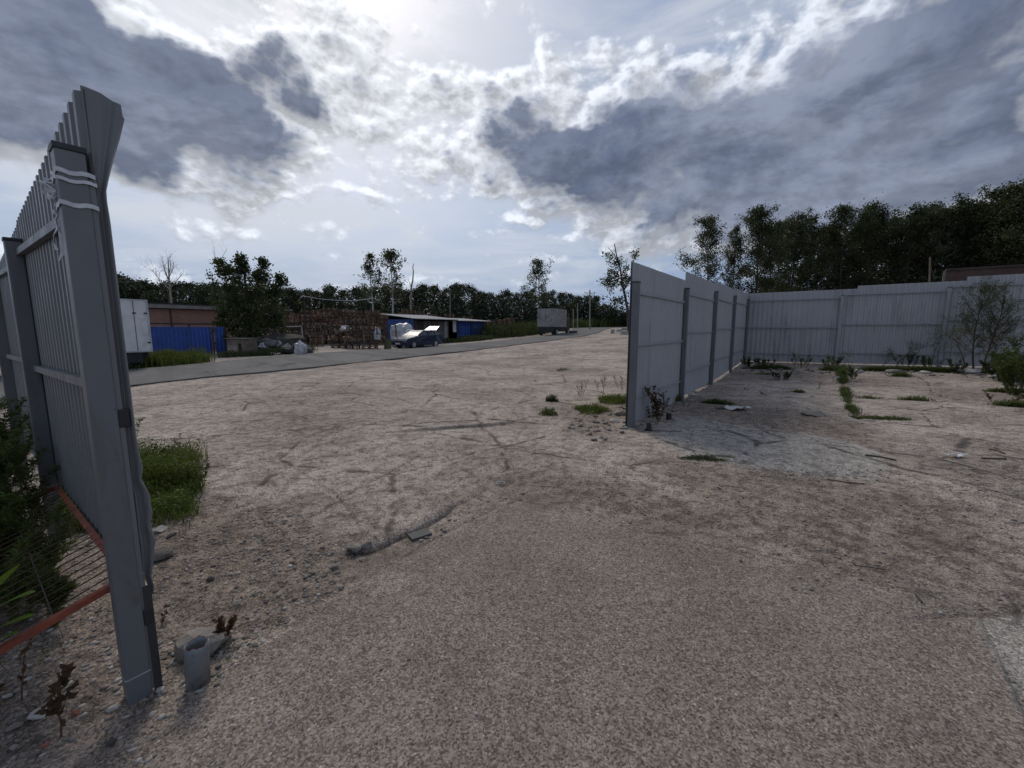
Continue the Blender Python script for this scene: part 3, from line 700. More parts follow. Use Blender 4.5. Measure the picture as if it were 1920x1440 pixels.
# white tape tied round the post head
M_tape = mat('dirty_white_tape', (.55, .56, .58), rough=.6, var=.2, vscale=20)
tape = empty('tape_tie', (Q0.x, Q0.y, 2.1), 'white tape wound and knotted round the head of the nearest post', 'tape')
def loop(z, dz, r=.0455, wd=.016):
    P = []
    cs = [(-1, -1), (1, -1), (1.0, 1.3), (-1.0, 1.3), (-1, -1)]
    pts = []
    for (a, b), (c, d) in zip(cs[:-1], cs[1:]):
        for k in range(6): t = k / 6; pts.append((a + (c - a) * t, b + (d - b) * t))
    pts.append(cs[-1])
    for i_ in range(2):
        row = []
        for (a, b) in pts:
            p = Q0 + Ld * (-a * r) - Li * (b * r); row.append((p.x, p.y, z + dz * a + (.0 if i_ == 0 else wd) + .004 * math.sin(a * 5 + b * 4)))
        P.append(row)
    mb = MB(); mb.grid(P); o = mb.build('band', M_tape, tape); s_ = o.modifiers.new('t', 'SOLIDIFY'); s_.thickness = .002
loop(2.15, .012); loop(2.155, -.02, .047, .012); loop(2.045, .004)
rg2 = random.Random(8)
for k in range(5):
    p = Q0 + Ld * .048 + Li * .04; pts = []; q = Vector((p.x, p.y, 2.10))
    L_ = [.24, .16, .09, .20, .07][k]
    for i_ in range(9):
        pts.append(q.copy()); q = q + Vector((rg2.uniform(-.008, .006), rg2.uniform(-.006, .006), -L_ / 8))
    P = [[(a.x, a.y, a.z) for a in pts], [(a.x + .010 + .006 * math.sin(i_ * 1.3 + k), a.y + .008 * math.cos(i_ + k), a.z) for i_, a in enumerate(pts)]]
    mb = MB(); mb.grid(P); mb.build('loose_end', M_tape, tape).modifiers.new('t', 'SOLIDIFY').thickness = .0015
mb = MB(); p = Q0 + Ld * .05 + Li * .04
for k in range(5):
    c = Vector((p.x, p.y, 2.12)) + Vector([rg2.uniform(-.012, .012) for _ in range(3)])
    mb.tube([c + Vector((.025 * math.cos(t + k), .01 * math.sin(2 * t), .03 * math.sin(t + k * .7))) for t in np.linspace(0, 6.28, 12)], .0045, 5)
mb.build('knot', M_tape, tape)
# long dark cord hanging between post and sheet
cb = MB(); cpts = []
for i_ in range(30):
    t = i_ / 29; p = Q0 - Li * (.055 + .012 * math.sin(t * 9)) - Ld * (.058 + .010 * math.sin(t * 14 + 1)); cpts.append((p.x, p.y, 2.12 - 1.0 * t))
cb.tube(cpts, .003, 5); 
# rusty red mesh panel leaning on the bottom of the fence
M_rust = mat('rusty_red_steel', (.24, .058, .030), rough=.8, var=.35, vscale=14, dirt=(.10, .035, .02), dscale=9, damt=.8, bump=.4, bscale=80)
M_wire = mat('rusty_wire', (.06, .035, .025), rough=.9)
B = at(238, 1083, 1.70); A = at(106, 914, 2.86); Cx = at(0, 1219, 1.40); dv = (Cx - B).normalized(); Cc = B + dv * 1.15; Dd = A + dv * 1.15
pan = empty('mesh_panel', (B.x, B.y, B.z), 'rust red steel frame with wire mesh leaning against the left fence', 'mesh panel')
nrm = (A - B).cross(dv).normalized()
for a, b in ((A, B), (B, Cc), (Cc, Dd), (Dd, A)):
    mb = MB(); mb.bar(a, b, .026, .026, up=nrm); mb.build('frame_bar', M_rust, pan)
mb = MB(); Ls = (B - A).length; nW = 16
for k in range(1, 24):
    p = A + (B - A) * (k / 24); mb.tube([p + nrm * .012, p + dv * .575 + nrm * (.012 - .03), p + dv * 1.15 + nrm * .012], .003, 4)
for k in range(1, 5):
    a = A + dv * (1.15 * k / 5); mb.tube([a + nrm * .010, a + (B - A) * .5 + nrm * (-.02), a + (B - A) + nrm * .010], .0028, 4)
mb.build('wire_mesh', M_wire, pan)

# ------------------------------------------------------------------ vegetation
L_dark = leafmat('dark_leaves', (.018, .026, .011), (.045, .060, .022), .18)
L_pine = leafmat('pine_leaves', (.012, .019, .011), (.028, .038, .019), .08)
L_birch = leafmat('birch_leaves', (.019, .026, .012), (.046, .056, .022), .16)
L_weed = leafmat('weed_leaves', (.035, .055, .016), (.095, .115, .032), .28)
L_tall = leafmat('tall_weed_leaves', (.060, .095, .025), (.13, .165, .045), .35)
L_grass = leafmat('grass_blades', (.040, .070, .014), (.12, .15, .035), .3)
L_dry = leafmat('dry_leaves', (.11, .085, .05), (.20, .16, .08), .2)
L_red = leafmat('reddish_leaves', (.055, .020, .014), (.08, .045, .022), .15)
L_bright = leafmat('bright_leaves', (.12, .20, .02), (.22, .30, .05), .4)
M_bark = mat('dark_bark', (.060, .050, .042), rough=.95, var=.35, vscale=6)
M_birchbark = mat('birch_bark', (.42, .40, .37), rough=.85, var=.1, vscale=2, dirt=(.05, .045, .04), dscale=5, damt=.9)
M_dead = mat('bleached_wood', (.22, .20, .175), rough=.9, var=.2)
M_stem = mat('weed_stem', (.085, .085, .035), rough=.8); M_stemred = mat('red_stem', (.10, .035, .022), rough=.8); M_stemdry = mat('dry_stem', (.07, .05, .032), rough=.9)

def limb(mb, p, d, L, r, depth, rnd, tips, up=.12, wig=.18, nseg=4, sides=5, minr=.006, split=(2, 4)):
    pts = [p.copy()]; rad = [r]; q = p.copy(); dd = d.normalized()
    for k in range(nseg):
        dd = (dd + Vector((rnd.gauss(0, wig), rnd.gauss(0, wig), rnd.gauss(0, wig) + up))).normalized()
        q = q + dd * (L / nseg); pts.append(q.copy()); rad.append(max(r * (1 - .6 * (k + 1) / nseg), minr * .6))
        if depth <= 1: tips.append((q.copy(), dd.copy()))
    mb.tube(pts, rad, max(sides, 3), cap=False)
    if depth > 0:
        for _ in range(rnd.randint(*split)):
            k = rnd.randint(1, nseg); b = pts[k]; a = rnd.uniform(0, 6.28)
            side = dd.cross(Vector((math.cos(a), math.sin(a), .3))).normalized()
            limb(mb, b, dd * rnd.uniform(.3, .8) + side * rnd.uniform(.6, 1.0), L * rnd.uniform(.45, .72), max(rad[k] * .6, minr), depth - 1, rnd, tips, up, wig, nseg, sides - 1, minr, split)
def tree_proto(seed, H, tr, crown0, spread, nl, leaf, leafm, barkm, droop=.2, depth=2, nb=16, up=.12, clump=.5, topn=.35, bend=.3, aspect=.6, shape=None, densedrop=0):
    """-> (trunk MB, (V,F,rnd))"""
    rnd = random.Random(seed); rg = np.random.default_rng(seed); mb = MB().local(); pts = []; rad = []; bx = rnd.uniform(-bend, bend); by = rnd.uniform(-bend, bend); ph = rnd.uniform(0, 6)
    for k in range(11):
        t = k / 10; pts.append(Vector((bx * t * t + .06 * H / 10 * math.sin(t * 7 + ph), by * t * t + .05 * H / 10 * math.cos(t * 6 + ph), H * t * .97))); rad.append(tr * (1 - .88 * t) + .008)
    mb.tube(pts, rad, 7, cap=False); tips = []
    for k in range(nb):
        t = crown0 + (1 - crown0) * ((k + rnd.random()) / nb); i_ = min(int(t * 10), 9); f = t * 10 - i_; b = pts[i_].lerp(pts[i_ + 1], f); a = k * 2.4 + rnd.uniform(-.5, .5)
        rel = (t - crown0) / (1 - crown0); wf = shape(rel) if shape else (math.sin(math.pi * min(rel * .85 + .18, 1)) ** .7)
        L = spread * wf * rnd.uniform(.7, 1.15) + .05 * H * .3
        limb(mb, b, Vector((math.cos(a), math.sin(a), .35 + topn * rel)), L, rad[i_] * .5, depth, rnd, tips, up)
    tips.append((pts[-1], Vector((0, 0, 1))))
    T = np.array([tuple(p) for p, _ in tips]); w_ = rg.random(len(T)) ** 1.4 + .08; w_ /= w_.sum()
    idx = rg.choice(len(T), nl, p=w_)
    P = T[idx] + rg.normal(size=(nl, 3)) * clump * np.array([1, 1, .8]) * rg.uniform(.35, 1, nl)[:, None]
    P[:, 2] = np.maximum(P[:, 2], crown0 * H * .75)
    return mb, leaves(P, leaf, seed, droop, aspect)
def tree_obj(name, proto, leafm, barkm, loc, label=None, group=None, scale=1, rz=0, cat='tree', first=[{}]):
    mb, (V, F, r) = proto
    root = empty(name, loc, label, cat, group, rz); root.scale = (scale,) * 3
    mb.world = False; t = mb.build('trunk', barkm, root, smooth=True)
    mesh_arrays('crown', V, F, leafm, root, attrs={'rnd': ('FACE', r)})
    return root
def place_copy(src, loc, rz, scale, label):
    c = copy_tree(src); c.location = loc; c.rotation_euler.z = rz; c.scale = scale if hasattr(scale, '__len__') else (scale,) * 3
    if label: c['label'] = label
    return c

# birch wood behind the back fence
bshape = lambda r: (math.sin(math.pi * min(max(r * .9 + .08, 0), 1)) ** .6)
protos = []
for k in range(5):
    pr = tree_proto(100 + k, 15, .17, [.30, .22, .16, .34, .2][k], [2.0, 2.4, 2.7, 1.6, 2.5][k], [9500, 13000, 14000, 7500, 14000][k], .21, L_birch, M_birchbark, droop=.7, depth=2, nb=34, clump=.44, bend=.6, shape=bshape)
    protos.append(pr)
wood_px = [  # u, v of the top, forward distance, prototype, width factor
 (1334, 406, 46, 0, 1.0), (1383, 414, 47, 3, .85), (1431, 391, 45, 1, .95), (1468, 410, 50, 2, .8), (1497, 404, 45, 4, .95), (1528, 401, 46, 3, 1.0), (1560, 412, 48, 0, 1.0),
 (1592, 391, 44, 2, 1.0), (1619, 396, 46, 1, .9), (1644, 388, 44, 4, 1.0), (1678, 404, 46, 3, 1.1), (1712, 384, 43, 1, 1.05), (1740, 392, 45, 2, 1), (1767, 384, 42, 0, 1.1), (1798, 379, 42, 4, 1.0),
 (1822, 386, 44, 1, 1.1), (1846, 377, 41, 2, 1.0), (1878, 362, 40, 4, 1.1), (1905, 350, 39, 1, 1.15), (1945, 345, 38, 2, 1.2), (1990, 340, 37, 0, 1.2), (2060, 330, 36, 4, 1.2),
 (1455, 430, 58, 2, 1.2), (1545, 425, 58, 4, 1.3), (1610, 415, 57, 0, 1.3), (1665, 412, 56, 2, 1.3), (1725, 408, 55, 4, 1.3), (1785, 404, 54, 2, 1.3), (1835, 398, 52, 0, 1.3), (1885, 385, 50, 2, 1.3), (1940, 372, 48, 4, 1.3)]
desc = ['loose crowned birch at the open left end of the wood', 'slim sparse birch, second from the left end of the wood', 'broad dense birch rising third in the row behind the fence']
srcs = {}
for i_, (u, v, dep, k, wf) in enumerate(wood_px):
    T = at(u, v + [5, 12, 0, 9, 3][i_ % 5], dep); g0 = gz(T.x, T.y); Hh = T.z - g0; scl = Hh / 15.0
    rz = (i_ * 1.7) % 6.28
    if i_ < 3: lab = desc[i_]
    elif i_ < 22: lab = 'leafy birch in the dense front row of the wood behind the back fence'
    else: lab = 'dark tree deeper in the wood behind the front row'
    if k not in srcs:
        srcs[k] = tree_obj('birch_tree', protos[k], L_birch, M_birchbark if k in (0, 3) else M_bark, (T.x, T.y, g0), lab, 'trees of the wood behind the back fence', 1, rz); o = srcs[k]; o.scale = (scl * wf, scl * wf, scl)
    else: o = place_copy(srcs[k], (T.x, T.y, g0), rz, (scl * wf, scl * wf, scl), lab)
# undergrowth at the foot of the wood
rg = np.random.default_rng(5); Pu = []
for k in range(26):
    T = at(1450 + k * 22, 560, 47 - k * .35); c = np.array([T.x, T.y, gz(T.x, T.y) + 2.4])
    Pu.append(c + rg.normal(size=(900, 3)) * np.array([1.5, 1.2, 1.2]))
V, F, r = leaves(np.concatenate(Pu), .24, 9, .2, .6); 
tag(mesh_arrays('undergrowth', V, F, L_dark, attrs={'rnd': ('FACE', r)}), 'dark undergrowth filling the foot of the birch wood', 'undergrowth', kind='stuff')

# far dark wood across the whole horizon
far_top = [(120, 512), (215, 517), (252, 523), (290, 531), (330, 528), (352, 533), (375, 533), (400, 535), (440, 538), (480, 540), (520, 541), (550, 540), (575, 543), (600, 541), (630, 537), (652, 541), (673, 538), (700, 539), (740, 537), (770, 540), (802, 534), (822, 540), (843, 537), (872, 533), (898, 544), (922, 547), (949, 544), (975, 548), (1002, 542), (1025, 546), (1055, 546), (1072, 552), (1090, 553), (1113, 554), (1130, 564), (1145, 572), (1156, 583), (1175, 588), (1200, 590), (1240, 592)]
fu = [a for a, _ in far_top]; fv = [b + 2 for _, b in far_top]
fp = [tree_proto(300 + k, 13, .16, .12, [2.3, 2.7, 2.0][k], 1500, .48, L_pine, M_bark, droop=.1, depth=1, nb=20, clump=.62, shape=bshape, bend=.4) for k in range(3)]
parts = []; trm = MB(); rnd = random.Random(3); u = 130.0; k = 0
while u < 1235:
    for row_, (dd_, dv_) in enumerate(((105, 3), (118, 0), (128, -1))):
        uu = u + rnd.uniform(-6, 6) + row_ * 3; vt = np.interp(uu, fu, fv) + dv_ + rnd.choice((-1, 1, 3, 5, 8, 12)) * (1 if row_ < 2 else .6)
        T = at(uu, vt, dd_ + rnd.uniform(-4, 4)); g0 = gz(T.x, T.y); Hh = max(T.z - g0, 3); pr = fp[k % 3]; V, F, r = pr[1]; s_ = Hh / 13.0; a = rnd.uniform(0, 6.28)
        Rm = np.array([[math.cos(a), -math.sin(a), 0], [math.sin(a), math.cos(a), 0], [0, 0, 1]]); wf = max(s_, .75) * rnd.uniform(.85, 1.15)
        parts.append(((V @ Rm.T) * np.array([wf, wf, s_]) + np.array([T.x, T.y, g0]), F, r)); k += 1
    u += 17
V, F, r = cat_arr(parts)
tag(mesh_arrays('far_wood', V, F, L_pine, attrs={'rnd': ('FACE', r)}), 'dark far wood stretching along the whole horizon', 'wood', kind='stuff')
rg = np.random.default_rng(6); Pu = []
for uu in range(130, 1240, 7):
    T = at(uu, 600, 101); Pu.append(np.array([T.x, T.y, gz(T.x, T.y) + 2.4]) + rg.normal(size=(240, 3)) * np.array([1.6, 1.2, 1.8]))
V, F, r = leaves(np.concatenate(Pu), .5, 9, .2, .7)
tag(mesh_arrays('thicket', V, F, L_pine, attrs={'rnd': ('FACE', r)}), 'dark bushes along the edge of the far wood', 'thicket', kind='stuff')

# single trees in front of the far wood
def single(name, px, dep, H, label, **kw):
    T = at(px[0], px[1], dep); g0 = gz(T.x, T.y); scl = (T.z - g0) / H
    lm = kw.pop('leafm'); bm_ = kw.pop('barkm'); rz = kw.pop('rz', 0); pr = tree_proto(kw.pop('seed'), H, leafm=lm, barkm=bm_, **kw)
    return tree_obj(name, pr, lm, bm_, (T.x, T.y, g0), label, None, scl, rz)
single('birch_tree', (694, 473), 60, 12, 'slender sparse birch, left of the pair standing behind the pallets', seed=11, tr=.13, crown0=.42, spread=1.35, nl=1500, leaf=.26, leafm=L_dark, barkm=M_birchbark, nb=16, clump=.32, bend=.7)
single('birch_tree', (732, 469), 60, 12, 'fuller pale trunked birch, right of the pair behind the pallets', seed=12, tr=.15, crown0=.40, spread=1.9, nl=2600, leaf=.26, leafm=L_dark, barkm=M_birchbark, nb=18, clump=.36, bend=.3)
single('round_tree', (1011, 486), 72, 12, 'tall open crowned tree standing above the parked box truck', seed=13, tr=.15, crown0=.36, spread=2.4, nl=2600, leaf=.26, leafm=L_dark, barkm=M_bark, nb=20, clump=.40, bend=.2, topn=.9)
# leaning tree with a dead top beside the right fence
def custom_tree(name, label, dep, trunk, limbs, clusters, leafm, barkm, leaf, n_per, clump, r0, seed=1, extra=0):
    rnd = random.Random(seed); rg = np.random.default_rng(seed); mb = MB(); tips = []
    T = [at(u, v, dep + (dz if len(q) > 2 else 0)) for q in trunk for u, v, dz in [tuple(q) + (0,) * (3 - len(q))]]
    T[0].z = gz(T[0].x, T[0].y) - .1
    mb.tube(T, [r0 * (1 - .8 * k / (len(T) - 1)) + .01 for k in range(len(T))], 7, cap=False)
    for L in limbs:
        P = [at(u, v, dep + dz) for u, v, dz in L]; mb.tube(P, [r0 * .35 * (1 - .75 * k / (len(P) - 1)) + .008 for k in range(len(P))], 5, cap=False)
        for _ in range(3 + extra):
            k = rnd.randint(0, len(P) - 2); d = (P[k + 1] - P[k]).normalized()
            limb(mb, P[k].lerp(P[k + 1], rnd.random()), d + Vector((rnd.gauss(0, .6), rnd.gauss(0, .6), rnd.gauss(.2, .5))), (P[-1] - P[0]).length * (.45 if not clusters else .26), r0 * .12, 1, rnd, tips, sides=4)
    root = empty(name, tuple(T[0]), label, 'tree'); root.location.z += .1
    mb.build('trunk', barkm, root, smooth=True)
    if clusters:
        Pl = []
        for (u, v, dz, ru, rv, nn) in clusters:
            c = at(u, v, dep + dz); k = dep / FPX; m_ = int(nn * n_per * (2.2 if nn < 1.6 and n_per > 300 else 1))
            sub = rg.normal(size=(max(m_ // 30, 3), 3)) * np.array([ru * k, ru * k, rv * k]) * .62
            Pl.append(np.array(c) + sub[rg.integers(0, len(sub), m_)] + rg.normal(size=(m_, 3)) * clump)
        V, F, r = leaves(np.concatenate(Pl), leaf, seed, .3, .6); V = V - np.array(root.location)
        mesh_arrays('crown', V, F, leafm, root, attrs={'rnd': ('FACE', r)})
    return root
custom_tree('leaning_tree', 'leaning tree with bare dead top beside the end of the side fence', 45,
 [(1180, 606), (1178, 590), (1173, 560), (1167, 534), (1163, 505), (1156, 480), (1152, 457)],
 [[(1166, 530, 0), (1172, 512, .4), (1176, 484, .8)], [(1163, 505, 0), (1152, 478, -.3), (1140, 464, -.5)], [(1170, 545, 0), (1182, 520, 0), (1190, 480, .4), (1196, 470, .4)], [(1165, 520, 0), (1148, 528, -.4), (1136, 524, -.6)], [(1172, 558, 0), (1160, 560, .3), (1152, 562, .4)]],
 [(1141, 482, 0, 7, 7, .7), (1150, 522, 0, 13, 16, 3.0), (1140, 528, .3, 8, 9, 1.0), (1174, 520, .3, 9, 20, 2.2), (1159, 563, .3, 8, 5, .8), (1192, 477, .4, 7, 8, .6), (1160, 497, 0, 6, 8, .6)], L_dark, M_bark, .20, 260, .20, .17, 21)
custom_tree('dead_tree', 'bare bleached dead trunk with two stubs behind the blue shed', 60,
 [(771, 600), (770, 560), (771, 540), (774, 525), (775, 510), (774, 500), (776, 494)],
 [[(771, 540, 0), (768, 530, 0), (765, 523, .2)], [(771, 542, 0), (780, 540, 0), (784, 530, .2)]], [], L_dark, M_dead, .2, 1, .1, .15, 22, extra=-3)
custom_tree('bare_tree', 'pale leafless tree rising behind the long brick building', 40,
 [(322, 575), (319, 545), (317, 520), (316, 500), (315, 482)],
 [[(320, 545, 0), (305, 530, .3), (292, 515, .5), (285, 507, .5)], [(319, 540, 0), (330, 528, 0), (338, 518, 0), (341, 515, 0)], [(317, 525, 0), (308, 505, 0), (305, 490, 0)], [(317, 520, 0), (324, 505, 0), (326, 492, 0)], [(318, 530, 0), (311, 515, -.3), (307, 500, -.5)], [(317, 515, 0), (320, 498, 0), (318, 480, 0)], [(319, 535, 0), (300, 528, .3), (296, 520, .5)]], [], L_dark, M_dead, .2, 1, .1, .09, 23, extra=5)
custom_tree('maple_tree', 'dark bushy maple with upswept branches beside the blue gate', 29,
 [(470, 664), (468, 630), (466, 590), (462, 550), (458, 510), (452, 482)],
 [[(466, 600, 0), (440, 540, .5), (422, 505, .8), (408, 490, 1)], [(466, 590, 0), (478, 540, 0), (490, 505, .3), (495, 488, .4)], [(466, 600, 0), (495, 560, .5), (515, 535, .8), (528, 518, 1)], [(466, 610, 0), (430, 590, -.5), (418, 570, -.8)], [(466, 620, 0), (500, 600, -.5), (522, 580, -.8)], [(463, 560, 0), (448, 520, 0), (443, 500, 0)]],
 [(468, 560, 0, 38, 30, 10), (470, 610, 0, 42, 30, 12), (440, 530, 0, 20, 16, 3.2), (424, 508, .4, 10, 9, 1.0), (413, 493, .8, 7, 5, .5), (455, 500, 0, 9, 14, 1.3), (451, 483, 0, 5, 6, .35), (490, 520, .3, 12, 14, 1.5), (495, 493, .4, 6, 8, .55), (512, 545, .6, 16, 14, 1.8), (526, 522, .9, 6, 7, .5), (515, 590, 0, 16, 24, 3), (425, 590, 0, 14, 22, 2.5), (470, 645, 0, 36, 14, 5)], L_dark, M_bark, .17, 330, .12, .16, 24)

# ------------------------------------------------------------------ things beyond the road
F34 = Vector((math.sin(R(34)), math.cos(R(34)), 0)); L34 = Vector((-F34.y, F34.x, 0))     # along the road / away from it
def RZ(az): return Matrix.Rotation(-az, 3, 'Z')
def bx(mb, o, f, l, a0, a1, b0, b1, z0, z1):
    """box in a frame: a along f, b along l"""
    vs = [o + f * a + l * b + Vector((0, 0, z)) for z in (z0, z1) for a, b in ((a0, b0), (a1, b0), (a1, b1), (a0, b1))]
    if f.cross(l).z > 0: fs = [(3, 2, 1, 0), (4, 5, 6, 7), (0, 1, 5, 4), (1, 2, 6, 5), (2, 3, 7, 6), (3, 0, 4, 7)]
    else: fs = [(0, 1, 2, 3), (7, 6, 5, 4), (4, 5, 1, 0), (5, 6, 2, 1), (6, 7, 3, 2), (7, 4, 0, 3)]
    mb.add(vs, fs)
def part(name, m, root, *boxes, o=None, f=F34, l=L34, bevel=0, label=None):
    mb = MB()
    for b in boxes: bx(mb, o, f, l, *b)
    ob = mb.build(name, m, root, bevel=bevel)
    if label: ob['label'] = label
    return ob
M_blue = mat('blue_paint', (.012, .050, .24), rough=.5, var=.25, vscale=1.5, dirt=(.03, .05, .11), dscale=2, damt=.5)
M_rust2 = mat('dark_rusty_steel', (.045, .032, .026), rough=.8, var=.3)
M_slate = mat('weathered_roof_sheet', (.34, .34, .33), rough=.8, var=.25, dirt=(.16, .15, .14), dscale=1.5, damt=.7)
M_grpan = mat('grey_board', (.13, .125, .12), rough=.8, var=.3)
M_white = mat('dirty_white_paint', (.60, .60, .59), rough=.5, var=.08, dirt=(.30, .27, .23), dscale=1.6, damt=.6)
M_wood = mat('weathered_wood', (.15, .115, .085), rough=.95, var=.4, vscale=4)
M_woodred = mat('reddish_wood', (.165, .105, .070), rough=.95, var=.6, vscale=1.1, objr=.9)
M_woodgrey = mat('grey_wood', (.19, .16, .13), rough=.95, var=.5, vscale=1.3, objr=.5)
M_black = mat('black_rubber', (.018, .018, .018), rough=.75)
M_glass = mat('dark_glass', (.02, .025, .03), rough=.08, spec=.8, var=0)
M_plastic = mat('white_plastic_film', (.42, .42, .42), rough=.45, var=.35, vscale=4)
M_concl = mat('pale_concrete', (.33, .31, .285), rough=.95, var=.25, vscale=6, bump=.5, bscale=30)
M_stone = mat('grey_stone', (.17, .15, .132), rough=.95, var=.4, vscale=12, bump=.7, bscale=60)
M_stoned = mat('dark_stone', (.06, .054, .05), rough=.95, var=.35, vscale=12, bump=.6, bscale=60)
M_brickred = mat('red_brick', (.20, .07, .05), rough=.95, var=.3, vscale=12, bump=.6, bscale=60)

# brick material with courses for the long building
m = bpy.data.materials.new('old_brick'); m.use_nodes = True; gt = m.node_tree; gt.nodes.clear(); n = N(gt)
pb = n.new('ShaderNodeBsdfPrincipled'); mo = n.new('ShaderNodeOutputMaterial'); n.link(pb.outputs[0], mo.inputs[0])
tcn = n.new('ShaderNodeTexCoord').outputs['Object']; mp = n.new('ShaderNodeSeparateXYZ'); n.link(tcn, mp.inputs[0]); cx = n.new('ShaderNodeCombineXYZ')
n.link(n.m('ADD', mp.outputs[0], mp.outputs[1]), cx.inputs[0]); n.link(mp.outputs[2], cx.inputs[1])
bt = n.new('ShaderNodeTexBrick'); bt.inputs['Scale'].default_value = 1; bt.inputs['Brick Width'].default_value = .26; bt.inputs['Row Height'].default_value = .078; bt.inputs['Mortar Size'].default_value = .008
bt.inputs['Color1'].default_value = c4(.38, .18, .125); bt.inputs['Color2'].default_value = c4(.26, .125, .09); bt.inputs['Mortar'].default_value = c4(.20, .17, .15); n.link(cx.outputs[0], bt.inputs['Vector'])
n.link(n.mix(n.ss(n.noise(tcn, 1.2, 6, .65), .4, .7, 0, .6), bt.outputs[0], c4(.25, .16, .135)), pb.inputs['Base Color']); pb.inputs['Roughness'].default_value = .9
M_brick = m
# long brick building
o = Vector((-21.2, 34, 0)); o.z = gz(o.x, o.y)
bld = empty('brick_building', tuple(o), 'long low brick building with flat slab roof behind the blue gate', 'building')
part('wall', M_brick, bld, (-22, 0, 0, 6, -.2, 3.0), o=o)
part('roof', mat('roof_slab', (.24, .225, .205), rough=.9), bld, (-22.2, .2, -.35, 6.3, 3.05, 3.32), o=o)
part('roof_edging', mat('tar', (.02, .02, .02)), bld, (-22.25, .25, -.40, 6.3, 3.325, 3.40), o=o)
part('metal_cladding', mat('faded_pink_metal', (.30, .165, .14), rough=.7, var=.15, vscale=1, dirt=(.20, .13, .11), dscale=1), bld, (-21.9, -.02, -.06, -.004, 0, 1.95), o=o)
part('lintel_strip', mat('tar', (.02, .02, .02)), bld, (-21.9, -.02, -.09, -.004, 1.955, 2.02), o=o)
for a in (-4.2, -7.6, -11, -15):
    part('seam_post', M_rust2, bld, (a, a + .08, -.12, -.065, 0, 1.95), o=o)
dp = MB(); q = o - F34 * 5.2 - L34 * .16; dp.tube([(q.x, q.y, 0), (q.x, q.y, 4.0)], .05, 6); dp.build('downpipe', M_rust2, bld)
# blue gate
o = Vector((-18.5, 26.6, 0)); U2 = U; L2 = Vector((-U.y, U.x, 0))
bf = empty('blue_fence', tuple(o), 'bright blue metal fence with stepped top behind the grass verge', 'fence')
def rib_wall(mb, o, f, l, a0, a1, z0, z1, per=.2, amp=.02):
    P = []; ss_ = np.arange(a0, a1, per / 4)
    for z in (z0, z1): P.append([tuple(o + f * q + l * (amp * (1 if int((q - a0) / (per / 2)) % 2 else 0)) + Vector((0, 0, z))) for q in ss_])
    mb.grid(P)
for a0, a1, zt in ((-9.5, -3.7, 1.92), (-3.7, -.45, 1.74), (-.32, .25, 1.74)):
    mb = MB(); rib_wall(mb, o, U2, L2, a0, a1, .05, zt); mb.build('blue_panel', M_blue, bf)
for a in (-9.5, -6.6, -3.7, -.45, .25):
    part('post', M_rust2, bf, (a - .04, a + .04, -.10, -.025, 0, 1.74), o=o, f=U2, l=L2)
part('handle', M_white, bf, (-5.1, -4.98, -.05, -.01, 1.12, 1.2), o=o, f=U2, l=L2)

# white box truck half hidden by the left fence
o = Vector((-14.45, 16.75, 0))
tr = empty('box_truck', tuple(o), 'white box truck parked at the roadside behind the left fence', 'truck')
fr = (-4.6, 0, 0, 2.15)
part('box_body', M_white, tr, (-4.6, 0, 0, 2.15, .72, 2.74), o=o, f=U, l=L2, bevel=.02)
part('edge_trim', M_galv, tr, (-4.6, .012, -.014, .05, .70, .76), (-4.6, .012, -.014, .05, 2.70, 2.755), (-.05, .014, -.016, .05, .762, 2.698), o=o, f=U, l=L2)
for a in (-.45, -1.42, -2.4, -3.4):
    part('seam', mat('seam_grey', (.13, .12, .11)), tr, (a, a + .022, -.012, .01, .765, 2.695), o=o, f=U, l=L2)
for a, z in ((-1.5, 1.5), (-1.45, 1.0), (-.12, 1.05), (-.48, 2.2), (-.14, 2.2)):
    part('hinge', M_black, tr, (a, a + .10, -.03, .0, z, z + .05), o=o, f=U, l=L2)
part('chassis', M_black, tr, (-5.9, -.05, .35, 1.8, .46, .70), o=o, f=U, l=L2)
part('side_guard', M_black, tr, (-2.4, -1.6, .05, .14, .36, .68), (-1.2, -.3, .02, .10, .30, .68), o=o, f=U, l=L2)
part('cab', M_white, tr, (-6.3, -4.72, .1, 2.05, .45, 2.15), o=o, f=U, l=L2, bevel=.08)
part('windscreen', M_glass, tr, (-6.315, -6.28, .25, 1.9, 1.35, 1.95), (-6.0, -5.2, .085, .11, 1.35, 1.9), o=o, f=U, l=L2)
def wheel(root, c, r, wd, axis, rimm=M_galv):
    mb = MB(); a = Vector(c) - axis * wd / 2; b = Vector(c) + axis * wd / 2
    mb.tube([a, a + axis * .02, b - axis * .02, b], [r * .9, r, r, r * .9], 18); w_ = mb.build('wheel', M_black, root, smooth=False)
    m2 = MB(); m2.tube([a - axis * .006, b + axis * .006], r * .62, 14)
    for k in range(5):
        t = k * 1.2566; u_ = Vector((0, 0, 1)) * math.cos(t) + axis.cross(Vector((0, 0, 1))) * math.sin(t); m2.bar(Vector(c) - axis * (wd / 2 + .010) + u_ * .05, Vector(c) - axis * (wd / 2 + .010) + u_ * r * .58, .05, .02, up=axis)
    m2.build('rim', rimm, w_, origin=root.location)
for a in (-.95, -5.4):
    for b in (.22, 1.92): wheel(tr, o + U * a + L2 * b + Vector((0, 0, .36)), .36, .22, L2)

